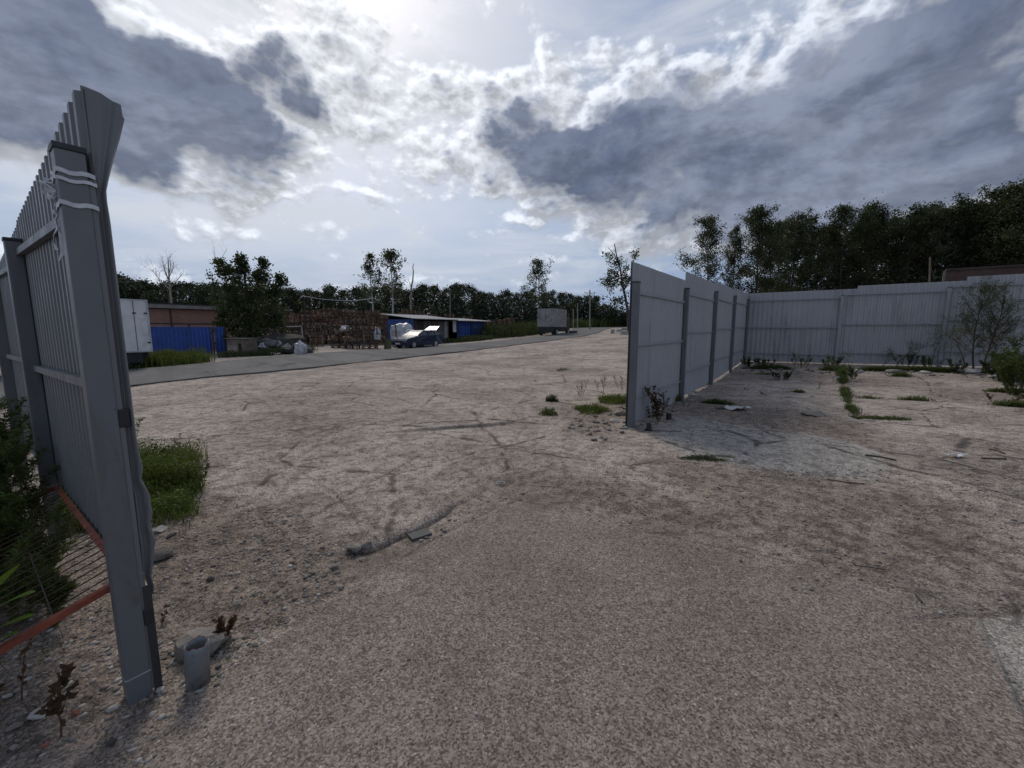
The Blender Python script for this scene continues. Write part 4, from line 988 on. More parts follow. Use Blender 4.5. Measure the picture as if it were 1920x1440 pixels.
# low blue shed with corrugated roof
o = at(776, 640, 39.5); o.z = gz(o.x, o.y) + .0; z0 = o.z; SL = 10.9; SD = 3.7
sh = empty('blue_shed', tuple(o), 'low blue shed with pale corrugated roof standing beside the road', 'shed')
zb_ = 0
part('side_wall', M_blue, sh, (.02, .10, 0, SD, -.5, 2.45), o=o)
part('side_batten', mat('pale_blue', (.10, .17, .35)), sh, *[(-.02, .015, b, b + .06, 0, 2.45) for b in (.6, 1.7, 2.8)], o=o)
part('back_wall', M_rust2, sh, (.1, SL, SD - .08, SD, -.5, 2.9), o=o)
part('gable_wall', M_blue, sh, (SL - .08, SL, 0, SD - .08, -.3, 2.45), o=o)
for k, (a0, a1) in enumerate(((.12, 1.5), (1.6, 2.6), (2.7, 3.5), (3.6, 4.4), (4.5, 5.2))):
    part('wall_board', [M_rust2, M_grpan, M_wood, M_grpan, mat('pale_board', (.30, .30, .29))][k], sh, (a0, a1, .30, .36, .1, 2.3), o=o)
part('white_panel', M_white, sh, (5.55, 6.05, .02, .08, 1.2, 2.45), o=o)
for k, a in enumerate((6.2, 8.5)):
    part('blue_door', M_blue, sh, (a, a + 2.2, .04, .12, .0, 2.35), o=o)
    part('door_bar', mat('pale_blue', (.10, .17, .35)), sh, *[(a + q, a + q + .035, .015, .036, .1, 2.3) for q in (.35, .9, 1.45, 2.0)], (a, a + 2.2, .0, .012, 1.7, 1.74), (a, a + 2.2, .0, .012, .8, .84), o=o)
for a in (0, 1.5, 2.6, 4.4, 6.1, 8.4, 10.75):
    part('post', M_rust2, sh, (a - .0, a + .09, -.35, -.26, -.3, 2.38), o=o)
def roof(a0, a1, zf, zb__, name='roof'):
    P = []; ss_ = np.arange(a0, a1 + .001, .055)
    for b in (-.65, SD + .35):
        zz = zf + (zb__ - zf) * (b + .65) / (SD + 1); P.append([tuple(o + F34 * q + L34 * b + Vector((0, 0, zz + .03 * math.cos(q * 2 * math.pi / .22)))) for q in ss_])
    mb = MB(); mb.grid(P); ob = mb.build(name, M_slate, sh); ob.modifiers.new('t', 'SOLIDIFY').thickness = .04
roof(-.5, 5.7, 2.50, 3.0); roof(5.5, 11.4, 2.42, 2.80)
part('meter_box', M_galv, sh, (10.0, 10.7, -.5, -.3, .4, 1.3), o=o)

# dark blue estate car with open tailgate
THc = R(30); cf = -Vector((math.sin(THc), math.cos(THc), 0)); cl = Vector((-cf.y, cf.x, 0))     # forward (towards the left front), left
M_car = mat('dark_blue_car_paint', (.012, .022, .050), rough=.22, spec=.6, var=.05)
cpos = G3(777, 653.5); cpos = cpos - cf * 0
car = empty('parked_car', (cpos.x, cpos.y, cpos.z), 'dark blue estate car with open tailgate at the roadside', 'car')
def cp(a, b, z): return tuple(cpos + cf * a + cl * b + Vector((0, 0, z)))   # a forward from the front axle, b from the near side (0) inwards negative
# the near side of the car is its left (driver) side? it faces the road: b=0 near, towards the yard positive width
prof = [(.86, .28), (.92, .50), (.86, .66), (.70, .80), (.10, .92), (-.42, 1.00), (-.95, 1.32), (-1.35, 1.46), (-2.3, 1.50), (-2.95, 1.44), (-3.35, 1.22), (-3.62, 1.02), (-3.66, .62), (-3.60, .30)]
under = [(-3.05, .26), (-3.02, .42), (-2.90, .58), (-2.70, .64), (-2.50, .58), (-2.38, .42), (-2.35, .24), (-.36, .24), (-.33, .42), (-.20, .58), (0, .64), (.20, .58), (.33, .42), (.36, .26)]
CW = 1.74
sgn = -1 if cl.dot(Vector((-1, 0, 0))) > 0 else 1      # +b must point away from the camera
bdir = cl if cl.y > 0 else -cl
def cq(a, b, z): return cpos + cf * a + bdir * b + Vector((0, 0, z))
mb = MB(); ring = prof + under; nn_ = len(ring)
def inset(z): return .0 + (.0 if z < .95 else (z - .95) * .32)
secs = []
for b, s_ in ((0, 1), (.03, 0), (CW - .03, 0), (CW, 1)):
    row = []
    for a, z in ring:
        ii = inset(z); bb = b + (ii if b < CW / 2 else -ii); k = .03 if s_ else 0
        row.append(tuple(cq(a * (1 - k * .3) , bb, z - (k * .6 if z > .6 else 0))))
    secs.append(row)
vs = [p for r_ in secs for p in r_]; fs = []
for r_ in range(3):
    for k in range(nn_): fs.append((r_ * nn_ + k, r_ * nn_ + (k + 1) % nn_, (r_ + 1) * nn_ + (k + 1) % nn_, (r_ + 1) * nn_ + k))
fs += [tuple(range(nn_ - 1, -1, -1)), tuple(range(3 * nn_, 4 * nn_))]
mb.add(vs, fs); cb_ = mb.build('body', M_car, car); bm = bmesh.new(); bm.from_mesh(cb_.data); bmesh.ops.recalc_face_normals(bm, faces=bm.faces); bm.to_mesh(cb_.data); bm.free()
bv = cb_.modifiers.new('b', 'BEVEL'); bv.width = .03; bv.segments = 2; bv.limit_method = 'ANGLE'; bv.angle_limit = R(40)
def cquad(name, m, pts, root=car, th=.012, nvec=None):
    P = [Vector(cq(*p)) for p in pts]; nv = (P[1] - P[0]).cross(P[2] - P[0]).normalized()
    if nv.dot(Vector((0, 0, CAMH)) - P[0]) < 0: nv = -nv
    mb = MB(); mb.prism([p + nv * .004 for p in P], nv, 0, th); return mb.build(name, m, root)
i1, i2 = inset(1.03), inset(1.38)
cquad('side_window', M_glass, [(-.62, i1 - .01, 1.03), (-1.02, i2 - .01, 1.32), (-1.62, i2, 1.40), (-1.62, i1 - .01, 1.03)])
cquad('side_window', M_glass, [(-1.70, i1 - .01, 1.03), (-1.70, i2 - .01, 1.40), (-2.52, i2, 1.41), (-2.60, i1 - .01, 1.04)])
cquad('side_window', M_glass, [(-2.68, i1 - .01, 1.05), (-2.60, i2 - .01, 1.40), (-2.95, i2, 1.36), (-3.30, i1 - .01, 1.10)])
M_wind = mat('bright_windscreen', (.05, .055, .065), rough=.30, spec=.5, var=0, metal=.2)
cquad('windscreen', M_wind, [(-.44, .12, 1.015), (-.44, CW - .12, 1.015), (-.93, CW - .2, 1.315), (-.93, .2, 1.315)])
cquad('headlight', M_wind, [(.80, .04, .60), (.78, .42, .60), (.72, .42, .75), (.66, .04, .77)], th=.03)
cquad('headlight', M_wind, [(.78, CW - .42, .60), (.80, CW - .04, .60), (.66, CW - .04, .77), (.72, CW - .42, .75)], th=.03)
cquad('grille', M_black, [(.915, .5, .50), (.915, CW - .5, .50), (.87, CW - .5, .66), (.87, .5, .66)])
cquad('number_plate', M_white, [(.925, .62, .36), (.925, 1.12, .36), (.945, 1.12, .47), (.945, .62, .47)], th=.03)
cquad('mirror', M_car, [(-.55, -.12, 1.0), (-.55, -.02, 1.0), (-.55, -.02, 1.13), (-.55, -.12, 1.13)], th=.1)
for a in (.0, -2.70):
    for b in (.10, CW - .10): wheel(car, cq(a, b, .32), .32, .2, bdir, mat('alloy', (.45, .46, .48), rough=.35, metal=.6))
tg = MB(); tg.add([cq(-3.0, .2, 1.46), cq(-3.0, CW - .2, 1.46), cq(-3.58, CW - .3, 1.78), cq(-3.58, .3, 1.78), cq(-3.0, .2, 1.50), cq(-3.0, CW - .2, 1.50), cq(-3.57, CW - .3, 1.83), cq(-3.57, .3, 1.83)],
       [(0, 1, 2, 3), (7, 6, 5, 4), (0, 4, 5, 1), (1, 5, 6, 2), (2, 6, 7, 3), (3, 7, 4, 0)]); tg.build('tailgate', M_car, car)
cg = MB(); cg.add([cq(-3.14, .5, 1.596), cq(-3.14, CW - .5, 1.596), cq(-3.46, CW - .52, 1.782), cq(-3.46, .52, 1.782)], [(0, 1, 2, 3)]); cg.build('rear_window', M_glass, car)

# small box truck parked further up the road
THt = R(27); tf = Vector((math.sin(THt), math.cos(THt), 0)); tl = Vector((-tf.y, tf.x, 0))
o = G3(1040, 629.5); o = o - tf * 0; k_ = o.y / 52
tk = empty('box_truck', tuple(o), 'grey dirty box truck seen from behind far up the road', 'truck')
M_tbox = mat('dirty_grey_panel', (.25, .235, .22), rough=.7, var=.3, vscale=1.4, dirt=(.10, .08, .065), dscale=1.2, damt=.8)
part('box_body', M_tbox, tk, (0, 3.9, 0, 2.15, .98, 3.05), o=o, f=tf, l=tl)
part('rear_door', M_tbox, tk, (-.06, -.005, .03, 1.05, 1.02, 3.0), o=o, f=tf, l=tl); part('rear_door', M_tbox, tk, (-.06, -.005, 1.12, 2.12, 1.02, 3.0), o=o, f=tf, l=tl)
part('chassis', M_black, tk, (-.05, 5.2, .2, 1.95, .45, .97), o=o, f=tf, l=tl)
part('cab', M_rust2, tk, (4.05, 5.5, .1, 2.05, .5, 2.2), o=o, f=tf, l=tl, bevel=.12)
part('mirror', M_black, tk, (4.8, 4.9, -.28, -.12, 1.5, 1.95), o=o, f=tf, l=tl)
for a in (.8, 4.7):
    for b in (.15, 2.0): wheel(tk, o + tf * a + tl * b + Vector((0, 0, .40)), .40, .26, tl)
ty = G3(1073, 625.5); mb = MB(); mb.tube([(ty.x - .5, ty.y, ty.z + .16), (ty.x + .6, ty.y + .1, ty.z + .16)], .17, 10); mb.box((ty.x, ty.y + .3, ty.z + .2), (1.2, .5, .3)); tag(mb.build('tyre_pile', M_black, origin=ty), 'dark tyres lying beside the front of the far truck', 'tyres')

# ------------------------------------------------------------------ pallets
def pallet_mesh(mt):
    mb = MB().local()
    for k in range(6): mb.box((0, -.35 + k * .14, .133), (1.2, .10, .020))
    for x in (-.53, 0, .53):
        mb.box((x, 0, .111), (.12, .8, .020))
        for y in (-.35, 0, .35): mb.box((x, y, .060), (.13, .10, .078))
    for y in (-.35, 0, .35): mb.box((0, y, .010), (1.2, .10, .020))
    return mb
pm1 = pallet_mesh(0).build('wooden_pallet', M_woodred); pm2 = pallet_mesh(0).build('wooden_pallet', M_woodgrey)
rp = random.Random(77); used = [0, 0]; allp = []
def stack(u, dep, n_, az, dz=0.0, jit=.07, v=None, grp=0):
    c = at(u, 620, dep); c.z = gz(c.x, c.y) + dz
    for k in range(n_):
        allp.append((c.x + rp.uniform(-jit, jit) + .25 * math.sin(k // 7 * 2.1 + u), c.y + rp.uniform(-jit, jit), c.z + k * .146, az + rp.uniform(-.04, .04), dep, grp))
# (row of columns: u0, u1, depth0, depth1, columns, pallets high, yaw)
def row(u0, u1, d0, d1, n_, hi, az, grp):
    for k in range(n_):
        t = k / max(n_ - 1, 1); stack(u0 + (u1 - u0) * t, d0 + (d1 - d0) * t, hi + rp.choice((-3, -1, 0, 0, 1, 2)), az, grp=grp)
azp = R(20)
row(594, 634, 40, 41, 2, 15, azp, 0); row(640, 642, 36.5, 36.5, 1, 11, azp + .2, 1)
row(552, 560, 41, 41.5, 1, 15, azp, 0)
row(664, 696, 34.5, 35, 2, 12, azp, 1)
row(580, 728, 44, 45.5, 7, 24, azp, 0); row(574, 716, 46.2, 47.5, 7, 25, azp, 0); row(652, 704, 42, 42.5, 3, 11, azp, 0)
row(514, 566, 45, 44.5, 3, 23, azp, 0)
row(720, 812, 52, 54, 5, 24, azp, 2)
row(925, 958, 50, 51, 3, 14, azp, 2)
row(540, 720, 49.5, 50.5, 9, 24, azp, 2); row(760, 840, 56, 58, 4, 22, azp, 2); row(880, 905, 60, 60, 2, 16, azp, 2)
row(984, 996, 55, 56, 1, 7, azp, 2)
glab = ['weathered reddish brown pallet in the tall stacks behind the yard gap', 'wooden pallet in the low front stacks beside the white bags', 'wooden pallet in the far stacks seen above and beside the blue shed']
allp.sort(key=lambda q: q[4]); first = [True, True]
for i_, (x, y, z, a, dep, g_) in enumerate(allp[:300]):
    k = rp.randint(0, 3) == 0
    src = pm2 if k else pm1
    ob = src if first[k] else src.copy()
    if not first[k]: col.objects.link(ob)
    first[k] = False
    ob.location = (x, y, z); ob.rotation_euler = (rp.uniform(-.01, .01), 0, a); tag(ob, glab[g_], 'pallet', ['pallets in the tall back stacks', 'pallets in the front stacks', 'pallets in the far stacks'][g_])
V0 = np.array([v.co[:] for v in pm1.data.vertices]); F0 = np.array([p.vertices[:] for p in pm1.data.polygons]); parts = []
for (x, y, z, a, dep, g_) in allp[300:]:
    c_, s_ = math.cos(a), math.sin(a); parts.append((V0 @ np.array([[c_, s_, 0], [-s_, c_, 0], [0, 0, 1]]) + np.array([x, y, z]), F0, np.full(len(F0), rp.random())))
V, F, r = cat_arr(parts); tag(mesh_arrays('pallet_stacks', V, F, M_woodred), 'more stacked wooden pallets farther back in the storage yard', 'pallets', kind='stuff')

def sack(name, c, r, m, label, cat, group=None, seed=1, sq=.75, sub=3):
    bm = bmesh.new(); bmesh.ops.create_icosphere(bm, subdivisions=sub, radius=1); rg = np.random.default_rng(seed)
    P = np.array([v.co[:] for v in bm.verts]); n1 = fbm(P[:, 0] * 2.2 + seed, P[:, 1] * 2.2 + P[:, 2] * 1.7, 4, seed); n2 = fbm(P[:, 0] * 7 + seed, P[:, 1] * 7 + P[:, 2] * 6, 3, seed + 3); P = P * (0.35 + 1.0 * n1 + .42 * n2)[:, None] * np.array(r) * np.array([1, 1, sq])
    P[:, 2] = np.maximum(P[:, 2], -r[2] * .45) if hasattr(r, '__len__') else P[:, 2]
    V = P + np.array([0, 0, r[2] * .45]); fs = [tuple(x.index for x in f.verts) for f in bm.faces]; bm.free()
    mb = MB().local(); mb.add(V, fs); o = mb.build(name, m, origin=(0, 0, 0)); o.location = c; return tag(o, label, cat, group)
# big white sacks behind and beside the car
c = at(756, 625, 37.5); sack('white_bulk_bag', (c.x, c.y, gz(c.x, c.y)), (1.15, .8, 1.40), M_plastic, 'big heap of white plastic film behind the dark blue car', 'plastic bag', seed=5, sq=1)
c = at(771, 625, 36.6); sack('white_bulk_bag', (c.x, c.y, gz(c.x, c.y)), (.9, .7, 1.0), M_plastic, 'lower white plastic bundle showing just above the car bonnet', 'plastic bag', seed=6, sq=1)
c = at(708, 632, 33.6); sack('hanging_bag', (c.x, c.y, .75), (.26, .24, .62), M_plastic, 'white plastic bag hung on the post rail left of the car', 'plastic bag', seed=7, sq=1)
c = at(647, 622, 36); sack('plastic_bundle', (c.x, c.y, 1.45), (.38, .36, .30), M_plastic, 'crumpled white plastic on top of the small pallet stack', 'plastic bag', seed=8, sq=1)
# rail enclosure in front of the pallets
M_rail = M_rust2
c0 = at(656, 640, 34.2); c1 = at(722, 640, 33.2)
en = empty('pole_frame', (c0.x, c0.y, gz(c0.x, c0.y)), 'dark rusty pole frame fencing the front pallets left of the car', 'frame')
for t in (0, .2, .4, .58, .78, 1.0):
    p = c0.lerp(c1, t); mb = MB(); mb.bar((p.x, p.y, gz(p.x, p.y) - .05), (p.x + .03, p.y, gz(p.x, p.y) + 1.9), .07, .07); mb.build('upright', M_wood if t in (0, .4) else M_rail, en)
for zz in (.5, 1.2, 1.85):
    mb = MB(); mb.bar((c0.x, c0.y - .06, zz), (c1.x, c1.y - .06, zz + .05), .05, .05); mb.build('rail', M_rail, en)
c2 = at(744, 630, 37); p3 = at(768, 630, 39)
en = empty('pole_frame', (c1.x + .6, c1.y, 0), 'dark pole frame standing directly behind the car bonnet', 'frame')
for c in (at(727, 640, 34.6), at(743, 640, 35.6)):
    mb = MB(); mb.bar((c.x, c.y, 0), (c.x, c.y, 2.0), .07, .07); mb.build('upright', M_rail, en)
mb = MB(); a = at(727, 640, 34.6); b = at(743, 640, 35.6); mb.bar((a.x, a.y, 1.95), (b.x, b.y, 1.95), .06, .06); mb.build('rail', M_rail, en)
c = at(727, 645, 33.6); mb = MB(); mb.box((c.x, c.y, .42), (.60, .05, .84), RZ(.15) @ Matrix.Rotation(-.12, 3, 'X')); tag(mb.build('board', mat('olive_board', (.10, .10, .05), rough=.9), origin=(c.x, c.y, 0)), 'olive green board propped up left of the car', 'board')

# dog kennel of boards
c = at(443, 660, 25.6); c.z = gz(c.x, c.y); kz = c.copy()
kn = empty('dog_kennel', tuple(c), 'small plank kennel with dark opening beside the maple', 'kennel')
kf = Vector((.93, -.36, 0)); kl = Vector((.36, .93, 0))
for k in range(6): part('wall_plank', M_woodgrey, kn, (-.78, .12, 0, .9, k * .165 + .01, k * .165 + .16), o=c, f=kf, l=kl)
part('front_wall', M_wood, kn, (.125, .24, -.01, .9, 0, 1.0), (.50, .70, -.01, .9, 0, 1.0), (.24, .50, -.01, .9, .74, 1.0), o=c, f=kf, l=kl)
part('doorway', mat('tar', (.02, .02, .02)), kn, (.245, .495, .05, .9, 0, .73), o=c, f=kf, l=kl)  # solid near-black block paints in the darkness inside the opening
part('roof', M_woodgrey, kn, (-.85, .76, -.08, .95, 1.01, 1.06), o=c, f=kf, l=kl)

# scrap heap right of the kennel
rs = random.Random(12)
for k in range(30):
    u = rs.uniform(478, 562); dep = rs.uniform(26.5, 29.5); c = at(u, 650, dep); hgt = max(0, 1 - abs(u - 522) / 48) * .75
    nm = ['black_bag', 'white_bag', 'grey_bag'][k % 3]; mt = [M_black, M_plastic, M_grpan][k % 3]
    lab = {'black_bag': 'black rubbish bag in the scrap heap right of the kennel', 'white_bag': 'dirty white sack in the scrap heap right of the kennel', 'grey_bag': 'grey sack in the scrap heap right of the kennel'}[nm]
    sack(nm, (c.x, c.y, gz(c.x, c.y) + rs.uniform(0, 1) * hgt + .0), (rs.uniform(.25, .5) * (.7 if k % 3 == 1 else 1), rs.uniform(.25, .4), rs.uniform(.2, .42)), mt, lab, 'bag', 'bags in the scrap heap', seed=20 + k, sq=.9, sub=3)
# filling of the heap: dark earth mound under the sacks
hp = at(520, 655, 28.5); sack('scrap_mound', (hp.x, hp.y, gz(hp.x, hp.y) - .1), (2.3, 1.1, .85), mat('dark_rubbish', (.05, .045, .04), rough=.95, var=.6, vscale=5), 'dark mound of rubbish right of the kennel', 'rubbish', seed=44, sq=1)
for k, (u0, v0, u1, v1, dep, lab) in enumerate(((546, 652, 569, 630, 26.6, 'pale plank leaning up to the right in the scrap heap'), (486, 622, 516, 623, 27.5, 'dark plank lying across the top of the scrap heap'), (492, 637, 503, 634, 26.4, 'short reddish plank sticking out of the scrap heap'), (520, 618, 524, 632, 28, 'thin slanting stick above the scrap heap'))):
    mb = MB(); a = at(u0, v0, dep); b = at(u1, v1, dep + .2); mb.bar(a, b, .09, .04); tag(mb.build('plank', [M_woodgrey, M_rust2, M_woodred, M_wood][k], origin=a), lab, 'plank')
c = at(562, 652, 26.2); sack('white_bulk_bag', (c.x, c.y, gz(c.x, c.y)), (.33, .3, .55), M_plastic, 'upright grey white sack at the right end of the scrap heap', 'sack', seed=61, sq=1, sub=3)
c = G3(511, 666); sack('white_slab', (c.x, c.y, c.z), (.5, .3, .12), M_plastic, 'flat white lump on the verge below the scrap heap', 'rubbish', seed=62, sq=1, sub=2)
# steel frame behind the heap
a = at(510, 650, 30.5); b = at(568, 650, 30.5)
en = empty('steel_frame', (a.x, a.y, 0), 'thin grey pipe frame standing behind the scrap heap', 'frame')
for p in (a, b): mb = MB(); mb.tube([(p.x, p.y, 0), (p.x, p.y, 1.75)], .035, 6); mb.build('upright', M_galv, en)
mb = MB(); mb.tube([(a.x, a.y, 1.75), (b.x, b.y, 1.8)], .035, 6); mb.build('crossbar', M_galv, en)

# poles and the sagging hose
def pole(u, vt, dep, label, r=.09, m=M_wood, arms=(), cat='pole', vb=None, name='wooden_pole', ub=None):
    T = at(u, vt, dep); Bq = at(ub if ub else u, 620, dep); z0 = gz(Bq.x, Bq.y)
    root = empty(name, (Bq.x, Bq.y, z0), label, cat)
    mb = MB(); mb.tube([(Bq.x, Bq.y, z0 - .1), (T.x, T.y, T.z)], [r, r * .8], 8); mb.build('shaft', m, root)
    for (dz, wl) in arms:
        mb = MB(); mb.bar((T.x - wl, T.y, T.z + dz), (T.x + wl, T.y + .2, T.z + dz), .08, .08); ca = mb.build('crossarm', m, root)
        for q in (-.9, 0, .9):
            ib = MB(); ib.tube([(T.x + wl * q, T.y + .1 * q, T.z + dz + .04), (T.x + wl * q, T.y, T.z + dz + .2)], .05, 6); ib.build('insulator', M_galv, ca, origin=root.location)
    return T
t1 = pole(570, 556, 30, 'dark mast holding the left end of the pale hose', .05, M_rust2)
t2 = pole(701, 558, 40, 'thin mast holding the right end of the pale hose', .05, M_rust2)
mb = MB(); hp_ = [at(562, 562, 30), at(563, 558, 30), at(567, 555, 30), at(575, 556, 30.5), at(600, 560.5, 32), at(635, 563.5, 34.5), at(666, 563.5, 37), at(690, 561, 39), at(701, 559, 40), at(706, 562, 40), at(712, 561.5, 40)]
mb.tube(hp_, .022, 6); tag(mb.build('hose', M_galv, smooth=True, origin=hp_[0]), 'pale hose sagging between two masts above the pallets', 'hose')
tp = pole(1106, 543.5, 70, 'tall power pole with crossarm at the far bend of the road', .13, M_dead, arms=((-.5, .9),), cat='power pole', name='power_pole')
pole(1083, 569, 78, 'shorter grey pole left of the tall power pole', .12, M_dead)
pole(1075, 580, 84, 'shortest stub pole beyond the far truck', .12, M_dead)
pole(844, 549, 58, 'thin pale lamp mast behind the right half of the shed', .07, M_dead)
pole(456 + 230, 560, 50, 'thin dark mast between the pallets and the birches', .05, M_rust2)
pole(1744, 482, 26, 'thin wooden pole rising behind the back fence', .05, M_wood, ub=1742)
for dz in (-.35, -.4):
    mb = MB(); a = tp + Vector((-.6 if dz < -.38 else .6, 0, dz)); b = at(1300, 575, 62) + Vector((0, 0, dz))
    mb.tube([a.lerp(b, t) - Vector((0, 0, .8 * math.sin(math.pi * t))) for t in np.linspace(0, 1, 14)], .012, 4, cap=False); tag(mb.build('power_line', M_black, origin=a), 'thin wire running right from the power pole', 'wire', 'wires at the power pole')
mb = MB(); a = at(150, 495, 24); b = at(252, 527, 60); mb.tube([a.lerp(b, t) - Vector((0, 0, .5 * math.sin(math.pi * t))) for t in np.linspace(0, 1, 14)], .012, 4, cap=False); tag(mb.build('power_line', M_black, origin=a), 'thin wire sloping down to the wood beside the left fence', 'wire')

# brown metal building behind the back fence
o = at(1770, 560, 20.5); o.z = 0; zb1 = gz(o.x, o.y)
bw = empty('brown_fence', (o.x, o.y, zb1), 'dark brown corrugated metal wall behind the right end of the grey fence', 'wall')
mb = MB(); P = []; 
for z in (0, 1): P.append([tuple(o + Wd * (k * .05) - U * (-.02 * (1 if (k // 4) % 2 else 0)) + Vector((0, 0, (zb1 if z == 0 else at(1770, 508, 20.5).z)))) for k in range(260)])
M_brown = mat('brown_sheet', (.055, .026, .020), rough=.6, var=.3, vscale=1.5)
mb.grid(P); mb.build('front_wall', M_brown, bw)
zt = at(1770, 508, 20.5).z; part('wall', M_brown, bw, (-.0, .1, 0, 13, zb1, zt - .02), o=Vector((o.x, o.y, 0)) + U * .05, f=U, l=Wd)
part('roof_edge', M_rust2, bw, (-.06, .2, -.06, 13, zt + .005, zt + .10), o=Vector((o.x, o.y, 0)), f=U, l=Wd)
part('corner_post', mat('seam_grey', (.13, .12, .11)), bw, (-.12, -.06, -.16, -.07, zb1, zt), o=Vector((o.x, o.y, 0)), f=U, l=Wd)

# concrete blocks at the road bend
for (u, v, w_, h_, lab) in ((1148, 625.5, .42, .50, 'upright concrete block nearest the bend, leftmost of the four'), (1160, 621.8, .70, .32, 'flat concrete block between the upright one and the fence'), (1171, 619.5, .85, .40, 'farthest concrete block, close to the fence edge'), (1171, 627, .85, .38, 'nearest low concrete block, close to the fence edge')):
    c = G3(u, v); k = 1; mb = MB(); mb.box((c.x, c.y, c.z + h_ / 2 - .02), (w_, .4, h_), RZ(rs.uniform(-.4, .4)), jit=.03); tag(mb.build('concrete_block', M_concl, origin=c, bevel=.02), lab, 'block')

# ------------------------------------------------------------------ near plants, stones and litter
def gpx(u, v):
    p = G3(u, v); h_ = small(np.array([p.x]), np.array([p.y]))[0][0]; return Vector((p.x, p.y, p.z + float(h_)))
def gh(x, y): return gz(x, y) + float(small(np.array([x]), np.array([y]))[0][0])
def ghv(x, y): return macro(x, y) + small(x, y)[0]
def tuft(name, c, r, n_, h, mtl, label, cat='grass tuft', seed=0, width=.005, lean=.5, group=None, ry=None, nleaf=0, lsz=.03, lm=None):
    rg = np.random.default_rng(seed); a = rg.uniform(0, 6.283, n_); q = np.sqrt(rg.random(n_)) * (1 + .25 * np.sin(3 * a + seed))
    x = c.x + np.cos(a) * q * r; y = c.y + np.sin(a) * q * (ry or r); z = macro(x, y) + small(x, y)[0] - .01; P = np.stack([x, y, z], 1)
    hh = h * (1.15 - .6 * q)
    L = [blades(P, hh, seed, width, lean)]
    if nleaf:
        k = rg.integers(0, n_, nleaf); Pl = P[k] + np.stack([rg.normal(size=nleaf) * .02, rg.normal(size=nleaf) * .02, hh[k] * rg.uniform(.1, .95, nleaf)], 1); L.append(leaves(Pl, lsz, seed + 1, .1, .6))
    V, F, rn = cat_arr(L); V = V - np.array(c)
    return tag(mesh_arrays(name, V, F, mtl, attrs={'rnd': ('FACE', rn)}, loc=tuple(c)), label, cat, group)
def weed(name, c, h, ns, label, lm=L_weed, sm=M_stem, seed=0, spread=.25, lsz=.035, npl=60, br=0, cat='weed', group=None, r=.004, start=.1, aspect=.35, droop=.1, lean=(0, 0), whorl=.018, brl=.35, up=.5, tipseed=False):
    rnd = random.Random(seed); rg = np.random.default_rng(seed); mb = MB(); Pl = []; Dl = []
    def shoot(p, d, L, rr_, nn, lev):
        pts = [p]; q = p; d = d.normalized()
        for k in range(7):
            d = (d + Vector((rnd.gauss(0, .07), rnd.gauss(0, .07), .03))).normalized(); q = q + d * (L / 7); pts.append(q)
        mb.tube(pts, [rr_ * (1 - .8 * k / 7) for k in range(8)], 4, cap=False)
        for k in range(nn):
            t = start + (1 - start) * rnd.random() if lev == 0 else rnd.random(); i_ = min(int(t * 7), 6); b = pts[i_].lerp(pts[i_ + 1], t * 7 - i_); a = rnd.uniform(0, 6.283)
            Pl.append(tuple(b)); Dl.append((math.cos(a), math.sin(a), up + rnd.gauss(0, .2)))
        if lev < br:
            for k in range(rnd.randint(5, 9) if lev == 0 else 3):
                t = rnd.uniform(.25, .95); i_ = min(int(t * 7), 6); b = pts[i_].lerp(pts[i_ + 1], t * 7 - i_); a = rnd.uniform(0, 6.283)
                shoot(b, Vector((math.cos(a), math.sin(a), 1.1)) , L * brl * (1.2 - t * .7), rr_ * .5, int(nn * .5), lev + 1)
    for k in range(ns):
        a = rnd.uniform(0, 6.283); q = rnd.random() * spread * .35; b = Vector((c.x + math.cos(a) * q, c.y + math.sin(a) * q, c.z - .02))
        shoot(b, Vector((math.cos(a) * spread + lean[0], math.sin(a) * spread + lean[1], 1)), h * rnd.uniform(.65, 1.05), r, npl, 0)
    root = empty(name, tuple(c), label, cat, group); mb.build('stem', sm, root)
    if Pl:
        V, F, rn = leaves(np.array(Pl), lsz, seed, droop, aspect, np.array(Dl)); mesh_arrays('foliage', V - np.array(c), F, lm, root, attrs={'rnd': ('FACE', rn)})
    return root

# lush grass behind the left fence
rg = np.random.default_rng(31); n_ = 17000
a = rg.uniform(0, 6.283, n_); q = np.sqrt(rg.random(n_)); x = -3.80 + np.cos(a) * q * (.95 + .12 * np.sin(4 * a)); y = 4.05 + np.sin(a) * q * 1.05
# reach back along the foot of the fence
k = n_ // 3; x[:k] = -2.95 + rg.normal(size=k) * .30 - np.linspace(0, 1.6, k); y[:k] = 3.42 + rg.normal(size=k) * .16 + np.linspace(0, .9, k)
keep = (x / y > -1.15) & (x / y < -.77 + .10 * (vnoise(x * 3, y * 3, 12) - .3) - .05 * rg.random(len(x))); x, y = x[keep], y[keep]; edge = vnoise(x * 4, y * 4, 3)
P = np.stack([x, y, ghv(x, y) - .01], 1); hh = .12 + .26 * vnoise(x * 2.5, y * 2.5, 8) + .12 * (y > 3.9)
hb = hh * np.where(rg.random(len(P)) < .12, 1.0, .62); L1 = blades(P, hb, 3, .0035, .9); kk = rg.integers(0, len(P), 26000); Pl = P[kk] + np.stack([rg.normal(size=26000) * .02, rg.normal(size=26000) * .02, hh[kk] * rg.uniform(.1, .85, 26000)], 1); L2_ = leaves(Pl, .022, 4, .1, .6)
V, F, rn = cat_arr([L1, L2_]); tag(mesh_arrays('grass', V, F, L_grass, attrs={'rnd': ('FACE', rn)}), 'lush green grass and clover behind the nearest post', 'grass', kind='stuff')
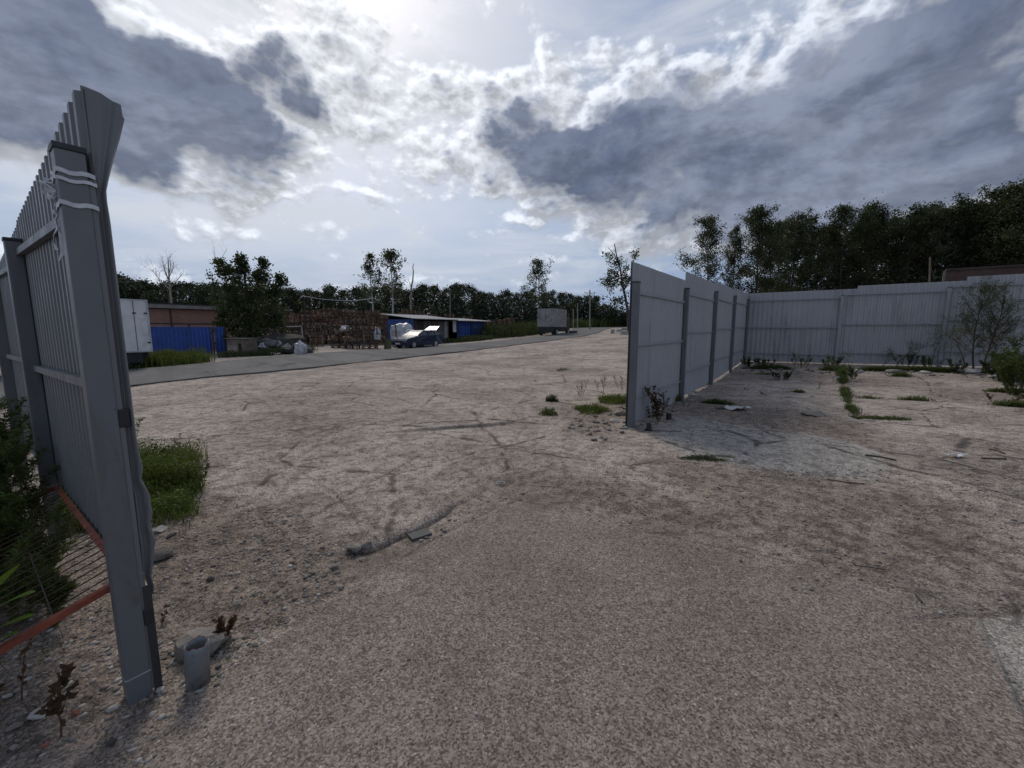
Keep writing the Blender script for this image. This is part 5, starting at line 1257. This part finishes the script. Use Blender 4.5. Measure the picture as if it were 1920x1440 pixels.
for k, (u, v, h_, lab) in enumerate(((352, 925, .55, 'upright weed on the right edge of the lush grass'), (378, 915, .28, 'small leafy weed just right of the lush grass'), (330, 880, .42, 'thin seeding weed rising from the back of the lush grass'), (298, 880, .38, 'seeding weed near the fence in the lush grass'))):
    weed('weed', gpx(u, v), h_, 2 if k != 1 else 4, lab, L_dry if k in (0,) else L_weed, M_stem, 40 + k, .2, .03, 34, br=1, r=.0035)
weed('weed', gpx(246, 838), .42, 4, 'sparse weed beside the left fence at the yard edge', L_weed, M_stem, 46, .2, .03, 30, br=1, r=.0035)

# tall weeds between camera and left fence
k = 0
for (s_, off, h_) in ((.95, .16, .35), (1.15, .26, .45), (1.35, .12, .5), (1.45, .30, .6), (1.6, .20, .65), (1.75, .42, .7), (1.9, .14, .7), (1.95, .32, .85), (2.1, .5, .9), (2.2, .22, 1.15), (2.4, .36, 1.15), (2.6, .2, 1.15), (2.65, .5, 1.1), (2.9, .34, 1.15), (1.15, .5, .5), (1.5, .55, .7), (1.25, .75, .45)):
    p = Q0 + Ld * s_ + Li * off; c = Vector((p.x, p.y, gh(p.x, p.y)))
    weed('tall_weed', c, h_, 3, 'tall feathery green weed in the thicket along the left fence', L_tall if k % 3 else L_weed, M_stem, 60 + k, .16, .045, 170, br=1, group='tall weeds along the left fence', r=.005, aspect=.16, droop=-.1, brl=.4, start=.02); k += 1
# broad bright leaves at the left edge
c = gpx(-30, 1290); root = empty('broadleaf_plant', tuple(c), 'bright broad leaved plant at the lower left edge of the view', 'plant')
def broad(mb, base, d, L, wdt, curl=.25):
    d = Vector(d).normalized(); s_ = d.cross(Vector((0, 0, 1))).normalized(); P = []
    for i_ in range(7):
        t = i_ / 6; wv = wdt * math.sin(math.pi * min(t * .93 + .05, 1)) ** .75; cc = base + d * L * t + Vector((0, 0, -curl * L * t * t)); P.append([tuple(cc - s_ * wv + Vector((0, 0, .15 * wv))), tuple(cc), tuple(cc + s_ * wv + Vector((0, 0, .15 * wv)))])
    mb.grid(P)
mb = MB(); tops = [at(-18, 1205, 1.42), at(-30, 1160, 1.45), at(-10, 1120, 1.5)]
for k, (b_, e_, wv) in enumerate(((at(-25, 1150, 1.45), at(62, 1098, 1.42), .040), (at(-25, 1190, 1.42), at(58, 1142, 1.38), .036), (at(-25, 1120, 1.48), at(34, 1048, 1.48), .030), (at(-30, 1215, 1.4), at(30, 1176, 1.36), .030), (at(-25, 1170, 1.45), at(-90, 1130, 1.5), .03))):
    d = e_ - b_; broad(mb, b_, d, d.length, wv, .1)
mb.build('leaf', L_bright, root)
mb = MB(); mb.tube([c, at(-30, 1230, 1.42), at(-25, 1150, 1.46), at(-22, 1085, 1.5)], [.006, .005, .004, .002], 5); mb.build('stem', M_stem, root)
for k, (u, v, h_, lab) in enumerate(((100, 1395, .30, 'dark reddish weed with round leaves at the lower left'), (12, 1325, .34, 'dark brown dry weed at the far left bottom'), (412, 1210, .17, 'small reddish weed right of the big stone'), (300, 1165, .10, 'tiny reddish weed beside the foot of the post'))):
    c = gpx(u, v); weed('red_weed', c, h_, [1, 3, 2, 3][k], lab, L_red, M_stemred, 80 + k, .15, [.032, .026, .022, .018][k], [20, 18, 26, 12][k], br=1 if k in (0, 2) else 0, r=.004, aspect=.75, start=.25)
for k, (u, v, h_) in enumerate(((395, 1150, .14), (492, 1190, .10), (515, 1130, .09), (463, 1215, .07), (60, 1240, .14), (120, 1210, .16), (180, 1180, .10), (420, 985, .06), (455, 985, .06), (500, 990, .08), (360, 1120, .06), (510, 880, .05))):
    weed('seedling', gpx(u, v), h_, 3, 'tiny green seedling in the gravel near the left post', L_weed, M_stem, 90 + k, .4, .018, 9, group='seedlings in the gravel', r=.0018)

# clumps by the end post and in the yard
tuft('grass_tuft', gpx(1108, 770), .34, 900, .16, L_grass, 'green grass tuft left of the fence end, nearer one', seed=1, width=.004, nleaf=500)
tuft('grass_tuft', gpx(1152, 752), .42, 1100, .20, L_grass, 'green grass tuft left of the fence end, farther one', seed=2, width=.004, nleaf=500)
tuft('grass_tuft', gpx(1034, 752), .13, 350, .17, L_dark, 'small dark green tuft in the yard crack', seed=3, width=.004, lean=1.1, nleaf=220, lsz=.04)
tuft('grass_tuft', gpx(1028, 776), .16, 260, .15, L_weed, 'small pale green tuft in front of the dark tuft', seed=4, width=.004, lean=1.3, nleaf=160, lsz=.04)
tuft('creeping_weed', gpx(1312, 858), .22, 900, .05, L_dark, 'dark green mat of knotweed on the pale concrete patch', 'weed', seed=5, width=.003, lean=2.2, ry=.10, nleaf=900, lsz=.016)
tuft('creeping_weed', gpx(1345, 862), .14, 260, .04, L_weed, 'thin trailing weed beside the dark knotweed mat', 'weed', seed=6, width=.003, lean=2.4, ry=.05, nleaf=250, lsz=.015)
for k, (u, v) in enumerate(((1088, 745), (1130, 735), (1165, 730), (1172, 775))):
    weed('weed', gpx(u, v), .45, 3, 'thin upright weed among the grass left of the fence end', L_weed, M_stem, 110 + k, .3, .03, 18, br=1, group='thin weeds left of the fence end', r=.003)
weed('dark_weed', gpx(1236, 788), .62, 4, 'dark dying weed at the foot of the side fence', L_red, M_stemred, 120, .22, .05, 26, br=1, r=.006, aspect=.5)
weed('dark_weed', gpx(1222, 783), .34, 5, 'low bushy weed beside the dark dying weed', L_dark, M_stem, 121, .35, .04, 40, br=0, r=.004, aspect=.5)
tuft('grass_tuft', gpx(1262, 752), .15, 400, .22, L_grass, 'pale green tuft at the foot of the second fence post', seed=7, nleaf=200)
tuft('grass_tuft', gpx(1322, 720), .22, 400, .18, L_grass, 'pale green tuft at the foot of the third fence post', seed=8, nleaf=200)

# weeds growing in the joints of the slabs
rj = random.Random(5); rgj = np.random.default_rng(15)
JP = [([(1395, 700), (1578, 706), (1700, 706), (1920, 712)], .5), ([(1360, 713), (1460, 716), (1578, 719), (1660, 722), (1800, 731), (1920, 737)], 1.0), ([(1340, 730), (1430, 733), (1500, 735)], .4), ([(1600, 745), (1700, 750), (1920, 764)], .7), ([(1300, 755), (1430, 765)], .45), ([(1600, 780), (1700, 784)], .7), ([(1578, 690), (1580, 715), (1586, 740), (1592, 760), (1610, 782)], 2.2), ([(1395, 692), (1500, 693), (1600, 694), (1750, 697), (1900, 702)], 4.0), ([(990, 700), (1090, 690)], .1)]
Ps, Hs = [], []
for L, wt in JP:
    Pw = resample([tuple(G3(u, v)) for u, v in L], 400)
    dens_ = np.clip((vnoise(Pw[:, 0] * 1.6, Pw[:, 1] * 1.6, 4) - (.62 if wt < 1.2 else .35)) * 4, 0, 1)
    nn = int(1500 * wt); idx = rgj.choice(400, nn, p=(dens_ + 1e-4) / (dens_ + 1e-4).sum()); q = Pw[idx] + rgj.normal(size=(nn, 2)) * .045
    Ps.append(q); Hs.append((.045 + .09 * dens_[idx]) * (1 if wt < 1.2 else 1.3))
Q = np.concatenate(Ps); P = np.stack([Q[:, 0], Q[:, 1], ghv(Q[:, 0], Q[:, 1]) - .005], 1); HH = np.concatenate(Hs)
kk = rgj.integers(0, len(P), 6000); Pl = P[kk] + np.stack([rgj.normal(size=6000) * .03, rgj.normal(size=6000) * .03, HH[kk] * rgj.uniform(.2, 1, 6000)], 1)
V, F, rn = cat_arr([blades(P, HH, 5, .005, 1.0), leaves(Pl, .03, 6, 0, .6)]); tag(mesh_arrays('joint_weeds', V, F, L_weed, attrs={'rnd': ('FACE', rn)}), 'low weeds lining the joints between the concrete slabs', 'weeds', kind='stuff')
for k, (u, v, h_, ns, lm, lab) in enumerate(((1578, 715, .95, 4, L_weed, 'tall thin weed in front of the second back fence post'), (1600, 712, .45, 5, L_dark, 'bushy low weed in the joint right of the tall thin weed'), (1405, 691, .42, 9, L_dark, 'dark bushy weed in the corner of the fences'), (1432, 690, .4, 8, L_dark, 'dark weed clump just right of the corner weed'), (1500, 690, .55, 6, L_weed, 'thin weeds against the middle of the first back panel'), (1560, 690, .5, 7, L_dark, 'dark weed left of the second back fence post'), (1465, 712, .32, 8, L_dark, 'low dark weed in the joint in front of the corner'), (1700, 690, .55, 6, L_dark, 'dark weed against the fence left of the dry branches'), (1740, 693, .5, 6, L_weed, 'green weed below the dry branches'), (1885, 757, .3, 3, L_dry, 'thin dry weed in the joint left of the flowering bush'), (1795, 700, .45, 7, L_dark, 'dark weed at the foot of the twiggy bush'))):
    weed('weed', gpx(u, v), h_, ns, lab, lm, M_stem, 130 + k, .6, .034, 70, br=1, r=.003, aspect=.32)
# tall twiggy wormwood
def twig(name, pts_px, dep, label, seed, nb, lm, nl, tipl=.55, r=.02):
    rnd = random.Random(seed); P = [at(u, v, dep + dz) for u, v, dz in pts_px]; P[0].z = gz(P[0].x, P[0].y) - .02; mb = MB(); mb.tube(P, [r * (1 - .8 * k / (len(P) - 1)) for k in range(len(P))], 6, cap=False); tips = []
    for k in range(nb):
        t = .18 + .8 * (k + rnd.random()) / nb; i_ = min(int(t * (len(P) - 1)), len(P) - 2); b = P[i_].lerp(P[i_ + 1], t * (len(P) - 1) - i_); a = rnd.uniform(0, 6.283); d = (P[i_ + 1] - P[i_]).normalized()
        limb(mb, b, d * .6 + Vector((math.cos(a), math.sin(a) * .7, .25)), tipl * (1.15 - .7 * t) * rnd.uniform(.7, 1.2), r * .35, 1, rnd, tips, up=.10, wig=.10, nseg=4, sides=3, minr=.003, split=(3, 5))
    root = empty(name, tuple(P[0]), label, 'dry bush'); mb.build('stem', M_stemdry, root)
    T = np.array([tuple(p) for p, _ in tips]); rg = np.random.default_rng(seed); T = T[rg.integers(0, len(T), nl)] + rg.normal(size=(nl, 3)) * .03
    V, F, rn = leaves(T, .04, seed, .2, .35); mesh_arrays('foliage', V - np.array(root.location), F, lm, root, attrs={'rnd': ('FACE', rn)})
twig('twiggy_bush', [(1826, 692, 0), (1824, 660, 0), (1828, 620, 0), (1838, 580, 0), (1850, 545, 0)], 12.3, 'tall twiggy bush, straighter of the two by the fence', 1, 30, L_dark, 5200, .9, .026)
twig('twiggy_bush', [(1842, 690, 0), (1850, 665, 0), (1862, 635, 0), (1874, 600, 0), (1886, 556, 0)], 12.0, 'tall twiggy bush leaning right, hard by the straighter one', 2, 30, L_dark, 5200, .95, .028)
twig('twiggy_bush', [(1815, 688, 0), (1805, 670, 0), (1798, 650, -.1), (1790, 636, -.2), (1776, 630, -.3)], 12.2, 'low twiggy bush arching left of the two tall ones', 3, 14, L_weed, 500, .6, .015)
twig('dry_branch', [(1676, 690, 0), (1690, 672, 0), (1706, 660, 0), (1728, 652, 0), (1748, 648, 0)], 13.2, 'dead fallen branch propped against the fence', 4, 14, L_dark, 260, .55, .016)
twig('dry_branch', [(1650, 690, 0), (1660, 680, 0), (1664, 668, 0), (1668, 657, 0)], 13.4, 'short dark dead branch left of the fallen one', 5, 9, L_dark, 200, .3, .012)
twig('dry_branch', [(1745, 692, 0), (1752, 660, 0), (1760, 640, 0), (1750, 625, 0)], 12.9, 'thin dead branch beside the third back fence post', 6, 10, L_dark, 160, .5, .012)
# flowering bush at the right edge
rgb = np.random.default_rng(77)
for k, (u, v, h_, lab) in enumerate(((1905, 740, 1.05, 'green flowering bush cut by the right edge of the view'), (1880, 715, .75, 'lower leafy bush left of the flowering one'), (1945, 730, 1.3, 'tall leafy bush at the far right end'))):
    c = gpx(u, v); weed('leafy_bush', c, h_, 16, lab, L_dark if k != 0 else L_weed, M_stem, 150 + k, .42, .055, 95, br=1, cat='bush', r=.006, aspect=.35, brl=.35, start=.02)
# verge bushes beyond the road
def verge(name, pts, n_, h, rx, label, lm=L_weed, seed=0, lsz=.12, cat='bush', kind='stuff'):
    rg = np.random.default_rng(seed); Pw = resample([tuple(G3(u, v)) for u, v in pts], 200); q = Pw[rg.integers(0, 200, n_)] + rg.normal(size=(n_, 2)) * rx
    top = h * (.35 + .9 * fbm(q[:, 0] * .9, q[:, 1] * .9, 3, seed)); P = np.stack([q[:, 0], q[:, 1], macro(q[:, 0], q[:, 1]) + top * rg.random(n_) ** .8], 1)
    B_ = np.stack([q[:, 0], q[:, 1], macro(q[:, 0], q[:, 1])], 1)
    V, F, rn = cat_arr([leaves(P, lsz, seed, -.3, .4), blades(B_[: n_ // 2], top[: n_ // 2] * 1.1, seed, .012 * lsz / .1, .3)])
    return tag(mesh_arrays(name, V, F, lm, attrs={'rnd': ('FACE', rn)}), label, cat, kind=kind)
verge('verge_grass', [(285, 689), (330, 684), (368, 679)], 6000, .75, .35, 'weedy grass verge in front of the blue fence', L_weed, 1, .09, 'grass')
verge('verge_grass', [(415, 671), (450, 669), (500, 667), (560, 661), (578, 657)], 5000, .45, .3, 'weeds along the foot of the kennel and scrap heap', L_dark, 2, .09, 'grass')
verge('verge_grass', [(838, 643), (880, 640), (915, 636)], 5000, .5, .5, 'dark weeds in front of the blue shed', L_dark, 3, .12, 'grass')
verge('bushes', [(915, 634), (940, 632), (965, 629), (1000, 624)], 15000, 1.5, 1.3, 'green bushes between the shed and the far truck', L_dark, 4, .16)
verge('bushes', [(925, 630), (985, 622), (1008, 619)], 9000, 1.2, 1.5, 'second band of bushes beside the far truck', L_dark, 5, .16)
verge('tall_grass', [(1068, 609), (1100, 609), (1140, 609), (1190, 609.5)], 16000, 2.0, 1.4, 'band of tall green grass behind the road bend', L_weed, 6, .30, 'grass')
verge('verge_grass', [(205, 700), (230, 692), (262, 690)], 1200, .35, .3, 'short grass beneath the white truck', L_dark, 7, .09, 'grass')

# ------------------------------------------------------------------ stones, litter
def stone(u, v, r, m, label, name='stone', sq=.6, seed=0, cat='stone', sub=2):
    c = gpx(u, v); mb = MB().local(); mb.rock((0, 0, r * sq * .35), r, sq, seed, sub); o = mb.build(name, m); o.location = c; return tag(o, label, cat)
stone(384, 1215, .135, M_stone, 'large flat grey stone leaning behind the pipe stub', seed=1, sq=.62)
stone(295, 1048, .085, M_stoned, 'long dark stone or wood lump right of the post', seed=2, sq=.45)
stone(396, 1090, .028, M_stoned, 'small black stone above the pipe stub', seed=3, sq=.8)
stone(142, 1338, .022, M_brickred, 'reddish brick fragment left of the post foot', 'brick_fragment', seed=4, cat='brick')
stone(208, 1398, .018, M_stoned, 'small black stone in the bottom left gravel', seed=5, sq=.8)
stone(75, 1340, .035, M_concl, 'pale stone beside the red leaved weed', seed=6, sq=.5)
stone(212, 1330, .024, M_concl, 'pale angular stone below the foot of the post', seed=7, sq=.5)
stone(300, 1295, .022, M_concl, 'pale flat stone between post and pipe stub', seed=8, sq=.4)
stone(28, 1365, .025, M_stone, 'grey stone at the very left bottom edge', seed=9)
stone(85, 1398, .016, M_brickred, 'pink brick chip under the red weed', 'brick_fragment', seed=10, cat='brick')
stone(664, 1034, .062, M_stone, 'squarish grey stone at the broken slab edge', seed=11, sq=.6)
stone(688, 1031, .042, M_stone, 'smaller grey stone right beside the squarish one', seed=12, sq=.6)
stone(628, 1066, .035, M_stone, 'grey stone below the broken slab edge', seed=13)
stone(298, 998, .07, M_concl, 'pale stone at the lower edge of the lush grass', seed=14, sq=.4)
stone(322, 1008, .035, M_stoned, 'dark stone right of the pale one below the grass', seed=15)
stone(1162, 778, .12, M_stone, 'brown grey lump of rubble left of the fence end', seed=16)
stone(1152, 790, .09, M_concl, 'pale rubble lump at the foot of the fence end', seed=17, sq=.4)
stone(1524, 778, .24, M_stone, 'flat grey slab fragment lying in the fenced corner', 'slab_fragment', seed=18, sq=.32)
stone(1295, 742, .16, M_concl, 'pale concrete crumb along the foot of the side fence', seed=19, sq=.4)
stone(1812, 698, .36, M_concl, 'pale flat lump in front of the twiggy bush', seed=21, sq=.3)
stone(1607, 697, .18, M_concl, 'pale rubble below the back fence, left group', seed=22, sq=.5)
stone(1680, 699, .2, M_stone, 'rubble lump below the dead branches', seed=23, sq=.5)
stone(1735, 700, .15, M_concl, 'pale rubble lump right of the dead branches', seed=24, sq=.5)
stone(1862, 708, .12, M_concl, 'small white lump left of the flowering bush', seed=25, sq=.6)
stone(1572, 712, .11, M_plastic, 'white crumpled lump under the tall thin weed', 'litter', seed=26, sq=.9, cat='litter')
stone(1520, 1110, .012, M_stoned, 'tiny dark pebble on the near slab', seed=27)
stone(1303, 1018, .02, M_stoned, 'dark clod on the near slab joint', seed=28)
stone(893, 1340, .010, M_concl, 'pale chip on the near slab', seed=29)
# scattered rubble and gravel, uncountable
rgs = np.random.default_rng(99)
def scatter(name, n_, sampler, rlo, rhi, mtl, label, seed, pw=2.2, sink=.25):
    protos_ = []
    for k in range(8):
        mb = MB(); mb.rock((0, 0, 0), 1, .45, seed * 10 + k, 1); protos_.append((np.array(mb.v), np.array(mb.f)))
    x, y = sampler(n_); z = ghv(x, y); n_ = len(x); rg = np.random.default_rng(seed); r_ = rlo + (rhi - rlo) * rg.random(n_) ** pw; parts = []
    which = rg.integers(0, 8, n_); ang = rg.uniform(0, 6.283, n_)
    for k in range(8):
        m_ = which == k; V0, F0 = protos_[k]; c_, s_ = np.cos(ang[m_]), np.sin(ang[m_]); R_ = r_[m_]
        Vx = (V0[None, :, 0] * c_[:, None] - V0[None, :, 1] * s_[:, None]) * R_[:, None] + x[m_][:, None]; Vy = (V0[None, :, 0] * s_[:, None] + V0[None, :, 1] * c_[:, None]) * R_[:, None] + y[m_][:, None]; Vz = V0[None, :, 2] * R_[:, None] + z[m_][:, None] + (R_ * sink)[:, None]
        V = np.stack([Vx, Vy, Vz], -1).reshape(-1, 3); Fk = (F0[None] + (np.arange(m_.sum()) * len(V0))[:, None, None]).reshape(-1, 3); parts.append((V, Fk, np.repeat(rg.random(m_.sum()), len(F0))))
    V, F, rn = cat_arr(parts)
    return tag(mesh_arrays(name, V, F, mtl, attrs={'rnd': ('FACE', rn)}), label, 'gravel', kind='stuff')
m = bpy.data.materials.new('mixed_gravel'); m.use_nodes = True; gt = m.node_tree; gt.nodes.clear(); n = N(gt)
pb = n.new('ShaderNodeBsdfPrincipled'); mo = n.new('ShaderNodeOutputMaterial'); n.link(pb.outputs[0], mo.inputs[0]); ra = n.new('ShaderNodeValToRGB'); n.link(n.new('ShaderNodeAttribute', attribute_name='rnd').outputs['Fac'], ra.inputs[0])
ra.color_ramp.interpolation = 'CONSTANT'; els = [(0, c4(.16, .14, .125)), (.25, c4(.23, .205, .18)), (.45, c4(.11, .095, .085)), (.6, c4(.30, .28, .255)), (.78, c4(.17, .12, .10)), (.90, c4(.36, .345, .32)), (.96, c4(.07, .06, .055))]
ra.color_ramp.elements[0].position = 0; ra.color_ramp.elements[0].color = els[0][1]; ra.color_ramp.elements[1].position = .25; ra.color_ramp.elements[1].color = els[1][1]
for p_, c_ in els[2:]: e = ra.color_ramp.elements.new(p_); e.color = c_
n.link(n.mix(n.ss(n.noise(n.new('ShaderNodeNewGeometry').outputs['Position'], 60, 3), .4, .6, 0, .4), ra.outputs[0], c4(.18, .155, .135)), pb.inputs['Base Color']); pb.inputs['Roughness'].default_value = .95; M_gravel = m
def in_regions(polys, box, wts=None):
    def f(n_):
        x = rgs.uniform(box[0], box[1], n_ * 6); y = rgs.uniform(box[2], box[3], n_ * 6); m_ = np.zeros(len(x), bool)
        for L in polys: m_ |= in_poly(x, y, L)
        m_ &= vnoise(x * 2.3, y * 2.3, 60) > rgs.uniform(.05, .8, len(x)); return x[m_][:n_], y[m_][:n_]
    return f
LEFTG = polyl((250, 960), (420, 930), (560, 960), (640, 1030), (640, 1110), (520, 1180), (420, 1290), (300, 1440), (-260, 1440), (-260, 1150), (90, 1060))
scatter('gravel', 7500, in_regions([LEFTG], (-4, .3, .6, 4.2)), .0025, .021, M_gravel, 'loose gravel and rubble around the left post', 1, 5, .05)
EDGE = polyl((470, 1050), (600, 1010), (680, 1045), (760, 1035), (860, 950), (950, 905), (990, 925), (880, 975), (780, 1040), (640, 1110), (500, 1140))
scatter('gravel', 450, in_regions([EDGE], (-2.2, .4, 1.8, 5)), .003, .024, M_gravel, 'crumbled gravel along the broken slab edge', 2, 2.8)
scatter('gravel', 3200, in_regions([DIRT[2], DIRT[3], polyl((1100, 880), (1920, 880), (1920, 1200), (1500, 1120), (1100, 980))], (-1, 9, 2, 9)), .004, .018, M_gravel, 'fine gravel scattered on the dirt in the middle right', 3, 3)
scatter('gravel', 900, in_regions([DIRT[4], polyl((1170, 800), (1190, 760), (1240, 770), (1320, 720), (1335, 722), (1260, 790), (1190, 812))], (0, 7, 5, 14)), .01, .06, M_gravel, 'pale rubble at the foot of the fence end', 4, 2)
scatter('gravel', 900, in_regions([polyl((1380, 690), (1380, 697), (1600, 701), (1920, 712), (1920, 700), (1600, 692))], (6, 18, 8, 18)), .02, .09, M_gravel, 'rubble along the foot of the back fence', 5, 2)
scatter('gravel', 2200, lambda n_: (rgs.uniform(-5, 8, n_), rgs.uniform(1, 12, n_) ), .003, .014, M_gravel, 'stray pebbles over the concrete', 6, 3)

# pipe stub
c = gpx(372, 1283); ps = empty('pipe_stub', tuple(c), 'cut grey pipe stub standing in the gravel', 'pipe')
mb = MB(); r1 = .046; ax = Vector((.04, .02, 1)).normalized(); N_ = 28; P = []
for zz, rr_ in ((-.03, r1), (.175, r1), (.20, r1)):
    P.append([tuple(c + ax * (zz + (.005 * math.sin(k * .9) + .003 * math.sin(k * 2.3) if zz > .19 else 0)) + Vector((math.cos(k / N_ * 6.2832), math.sin(k / N_ * 6.2832), 0)) * rr_) for k in range(N_ + 1)])
mb.grid(P); ob = mb.build('pipe_wall', mat('grey_pipe_paint', (.175, .185, .19), rough=.55, var=.1, rust=.8, dirt=(.07, .04, .025), dscale=14, damt=.9), ps, smooth=True); s_ = ob.modifiers.new('t', 'SOLIDIFY'); s_.thickness = .005
mb = MB(); P = [[tuple(Vector(q) + ax * e + (Vector((c.x, c.y, q[2])) - Vector(q)).normalized() * .003) for q in P[2]] for e in (-.02, .003)]; mb.grid(P); mb.build('rusty_rim', M_rust, ps)
mb = MB(); mb.add([c + ax * .10 + Vector((math.cos(k / 12 * 6.2832), math.sin(k / 12 * 6.2832), 0)) * (r1 - .004) for k in range(12)], [tuple(range(12))]); mb.build('soil_fill', M_stoned, ps)
# flat rubber plate
c = gpx(787, 1003); mb = MB(); mb.box((c.x, c.y, c.z + .012), (.165, .095, .018), Matrix.Rotation(R(38), 3, 'Z') @ Matrix.Rotation(R(4), 3, 'X')); tag(mb.build('rubber_plate', mat('grey_rubber', (.07, .068, .065), rough=.8, var=.3, vscale=30), origin=c, bevel=.002), 'flat dark grey plate lying below the broken slab edge', 'plate')
# clear plastic ring
c = gpx(938, 907); mb = MB(); mb.tube([c + Vector((.045 * math.cos(t), .030 * math.sin(t), .012 + .006 * math.sin(3 * t))) for t in np.linspace(0, 6.2832, 26)], .0035, 6, cap=False); mb.tube([c + Vector((.02 * math.cos(t) - .005, .012 * math.sin(t) + .01, .02)) for t in np.linspace(0, 6.2832, 16)], .004, 5, cap=False)
tag(mb.build('plastic_ring', M_plastic, smooth=True, origin=c), 'small clear plastic ring on the dirt in the middle', 'litter')
# paper and litter
def sheetlet(name, u, v, w_, l_, m, label, seed, lift=.03, rz=0.3):
    c = gpx(u, v); rg = np.random.default_rng(seed); P = []
    for i_ in range(7):
        row_ = []
        for j_ in range(9):
            x = (j_ / 8 - .5) * w_; y = (i_ / 6 - .5) * l_; q = Vector((x + rg.normal() * w_ * .02, y + rg.normal() * w_ * .02, .008 + lift * (vnoise(np.array([j_ * .5 + seed]), np.array([i_ * .6]), seed)[0]))); q.rotate(Matrix.Rotation(rz, 3, 'Z')); row_.append(tuple(c + q))
        P.append(row_)
    mb = MB(); mb.grid(P); o = mb.build(name, m, origin=c); o.modifiers.new('t', 'SOLIDIFY').thickness = .0015; return tag(o, label, 'litter')
sheetlet('paper_scrap', 1382, 770, .36, .34, mat('dirty_paper', (.45, .44, .42), rough=.8, var=.1), 'crumpled pale paper lying near the side fence', 1, .08)
sheetlet('paper_scrap', 1352, 768, .24, .12, M_stoned, 'dark flat scrap just left of the crumpled paper', 2, .03)
sheetlet('plastic_scrap', 1792, 858, .17, .09, M_plastic, 'small white plastic scrap on the right of the yard', 3, .05)
sheetlet('plastic_scrap', 447, 1133, .03, .015, M_plastic, 'tiny pale scrap beside the reddish weed', 4, .02)
# wires and sticks
def stick(name, pts, r, m, label, cat='stick', lift=.01):
    P = [gpx(u, v) + Vector((0, 0, lift + (q[0] if q else 0))) for u, v, *q in pts]; mb = MB()
    PP = []
    for a, b in zip(P[:-1], P[1:]):
        for k in range(4): PP.append(a.lerp(b, k / 4))
    PP.append(P[-1]); mb.tube(PP, r, 5); return tag(mb.build(name, m, origin=P[0]), label, cat)
stick('wire', [(1600, 1053), (1598, 1058), (1604, 1063), (1625, 1066), (1660, 1071)], .0035, M_black, 'black bent wire lying on the near right dirt', 'wire')
stick('wire', [(1541, 1052), (1539, 1058), (1544, 1062)], .003, M_black, 'short curled wire left of the black bent wire', 'wire')
stick('stick', [(1550, 902), (1590, 909), (1620, 912)], .006, M_stemdry, 'thin dark stick along the edge of the pale patch')
stick('stick', [(1840, 861), (1865, 862), (1886, 863)], .009, M_stemdry, 'dark stick right of the white plastic scrap')
stick('stick', [(1855, 842), (1870, 846), (1884, 851)], .008, M_stemdry, 'shorter dark stick behind the other stick')
stick('stick', [(1716, 1122), (1728, 1136)], .006, M_black, 'short black stick on the near right slab')
stick('stick', [(1622, 857), (1650, 860), (1680, 866)], .010, M_stemdry, 'brown stick at the right end of the pale patch')
stick('rebar', [(1262, 766), (1285, 760), (1307, 752)], .02, M_wood, 'old batten lying at the foot of the side fence')
# dark stump by the end post
c = gpx(1216, 806); mb = MB(); mb.tube([c, c + Vector((.01, 0, .06)), c + Vector((.0, .01, .12))], [.045, .035, .03], 8); mb.rock(tuple(c + Vector((0, 0, .01))), .07, .35, 5, 1); tag(mb.build('post_stub', M_black, origin=c), 'short black stub in front of the end post', 'stub')
c = gpx(1254, 786); mb = MB(); mb.tube([c, c + Vector((.0, 0, .11))], [.05, .045], 8); tag(mb.build('post_stub', M_black, origin=c), 'black plastic cup beside the dark dying weed', 'stub')
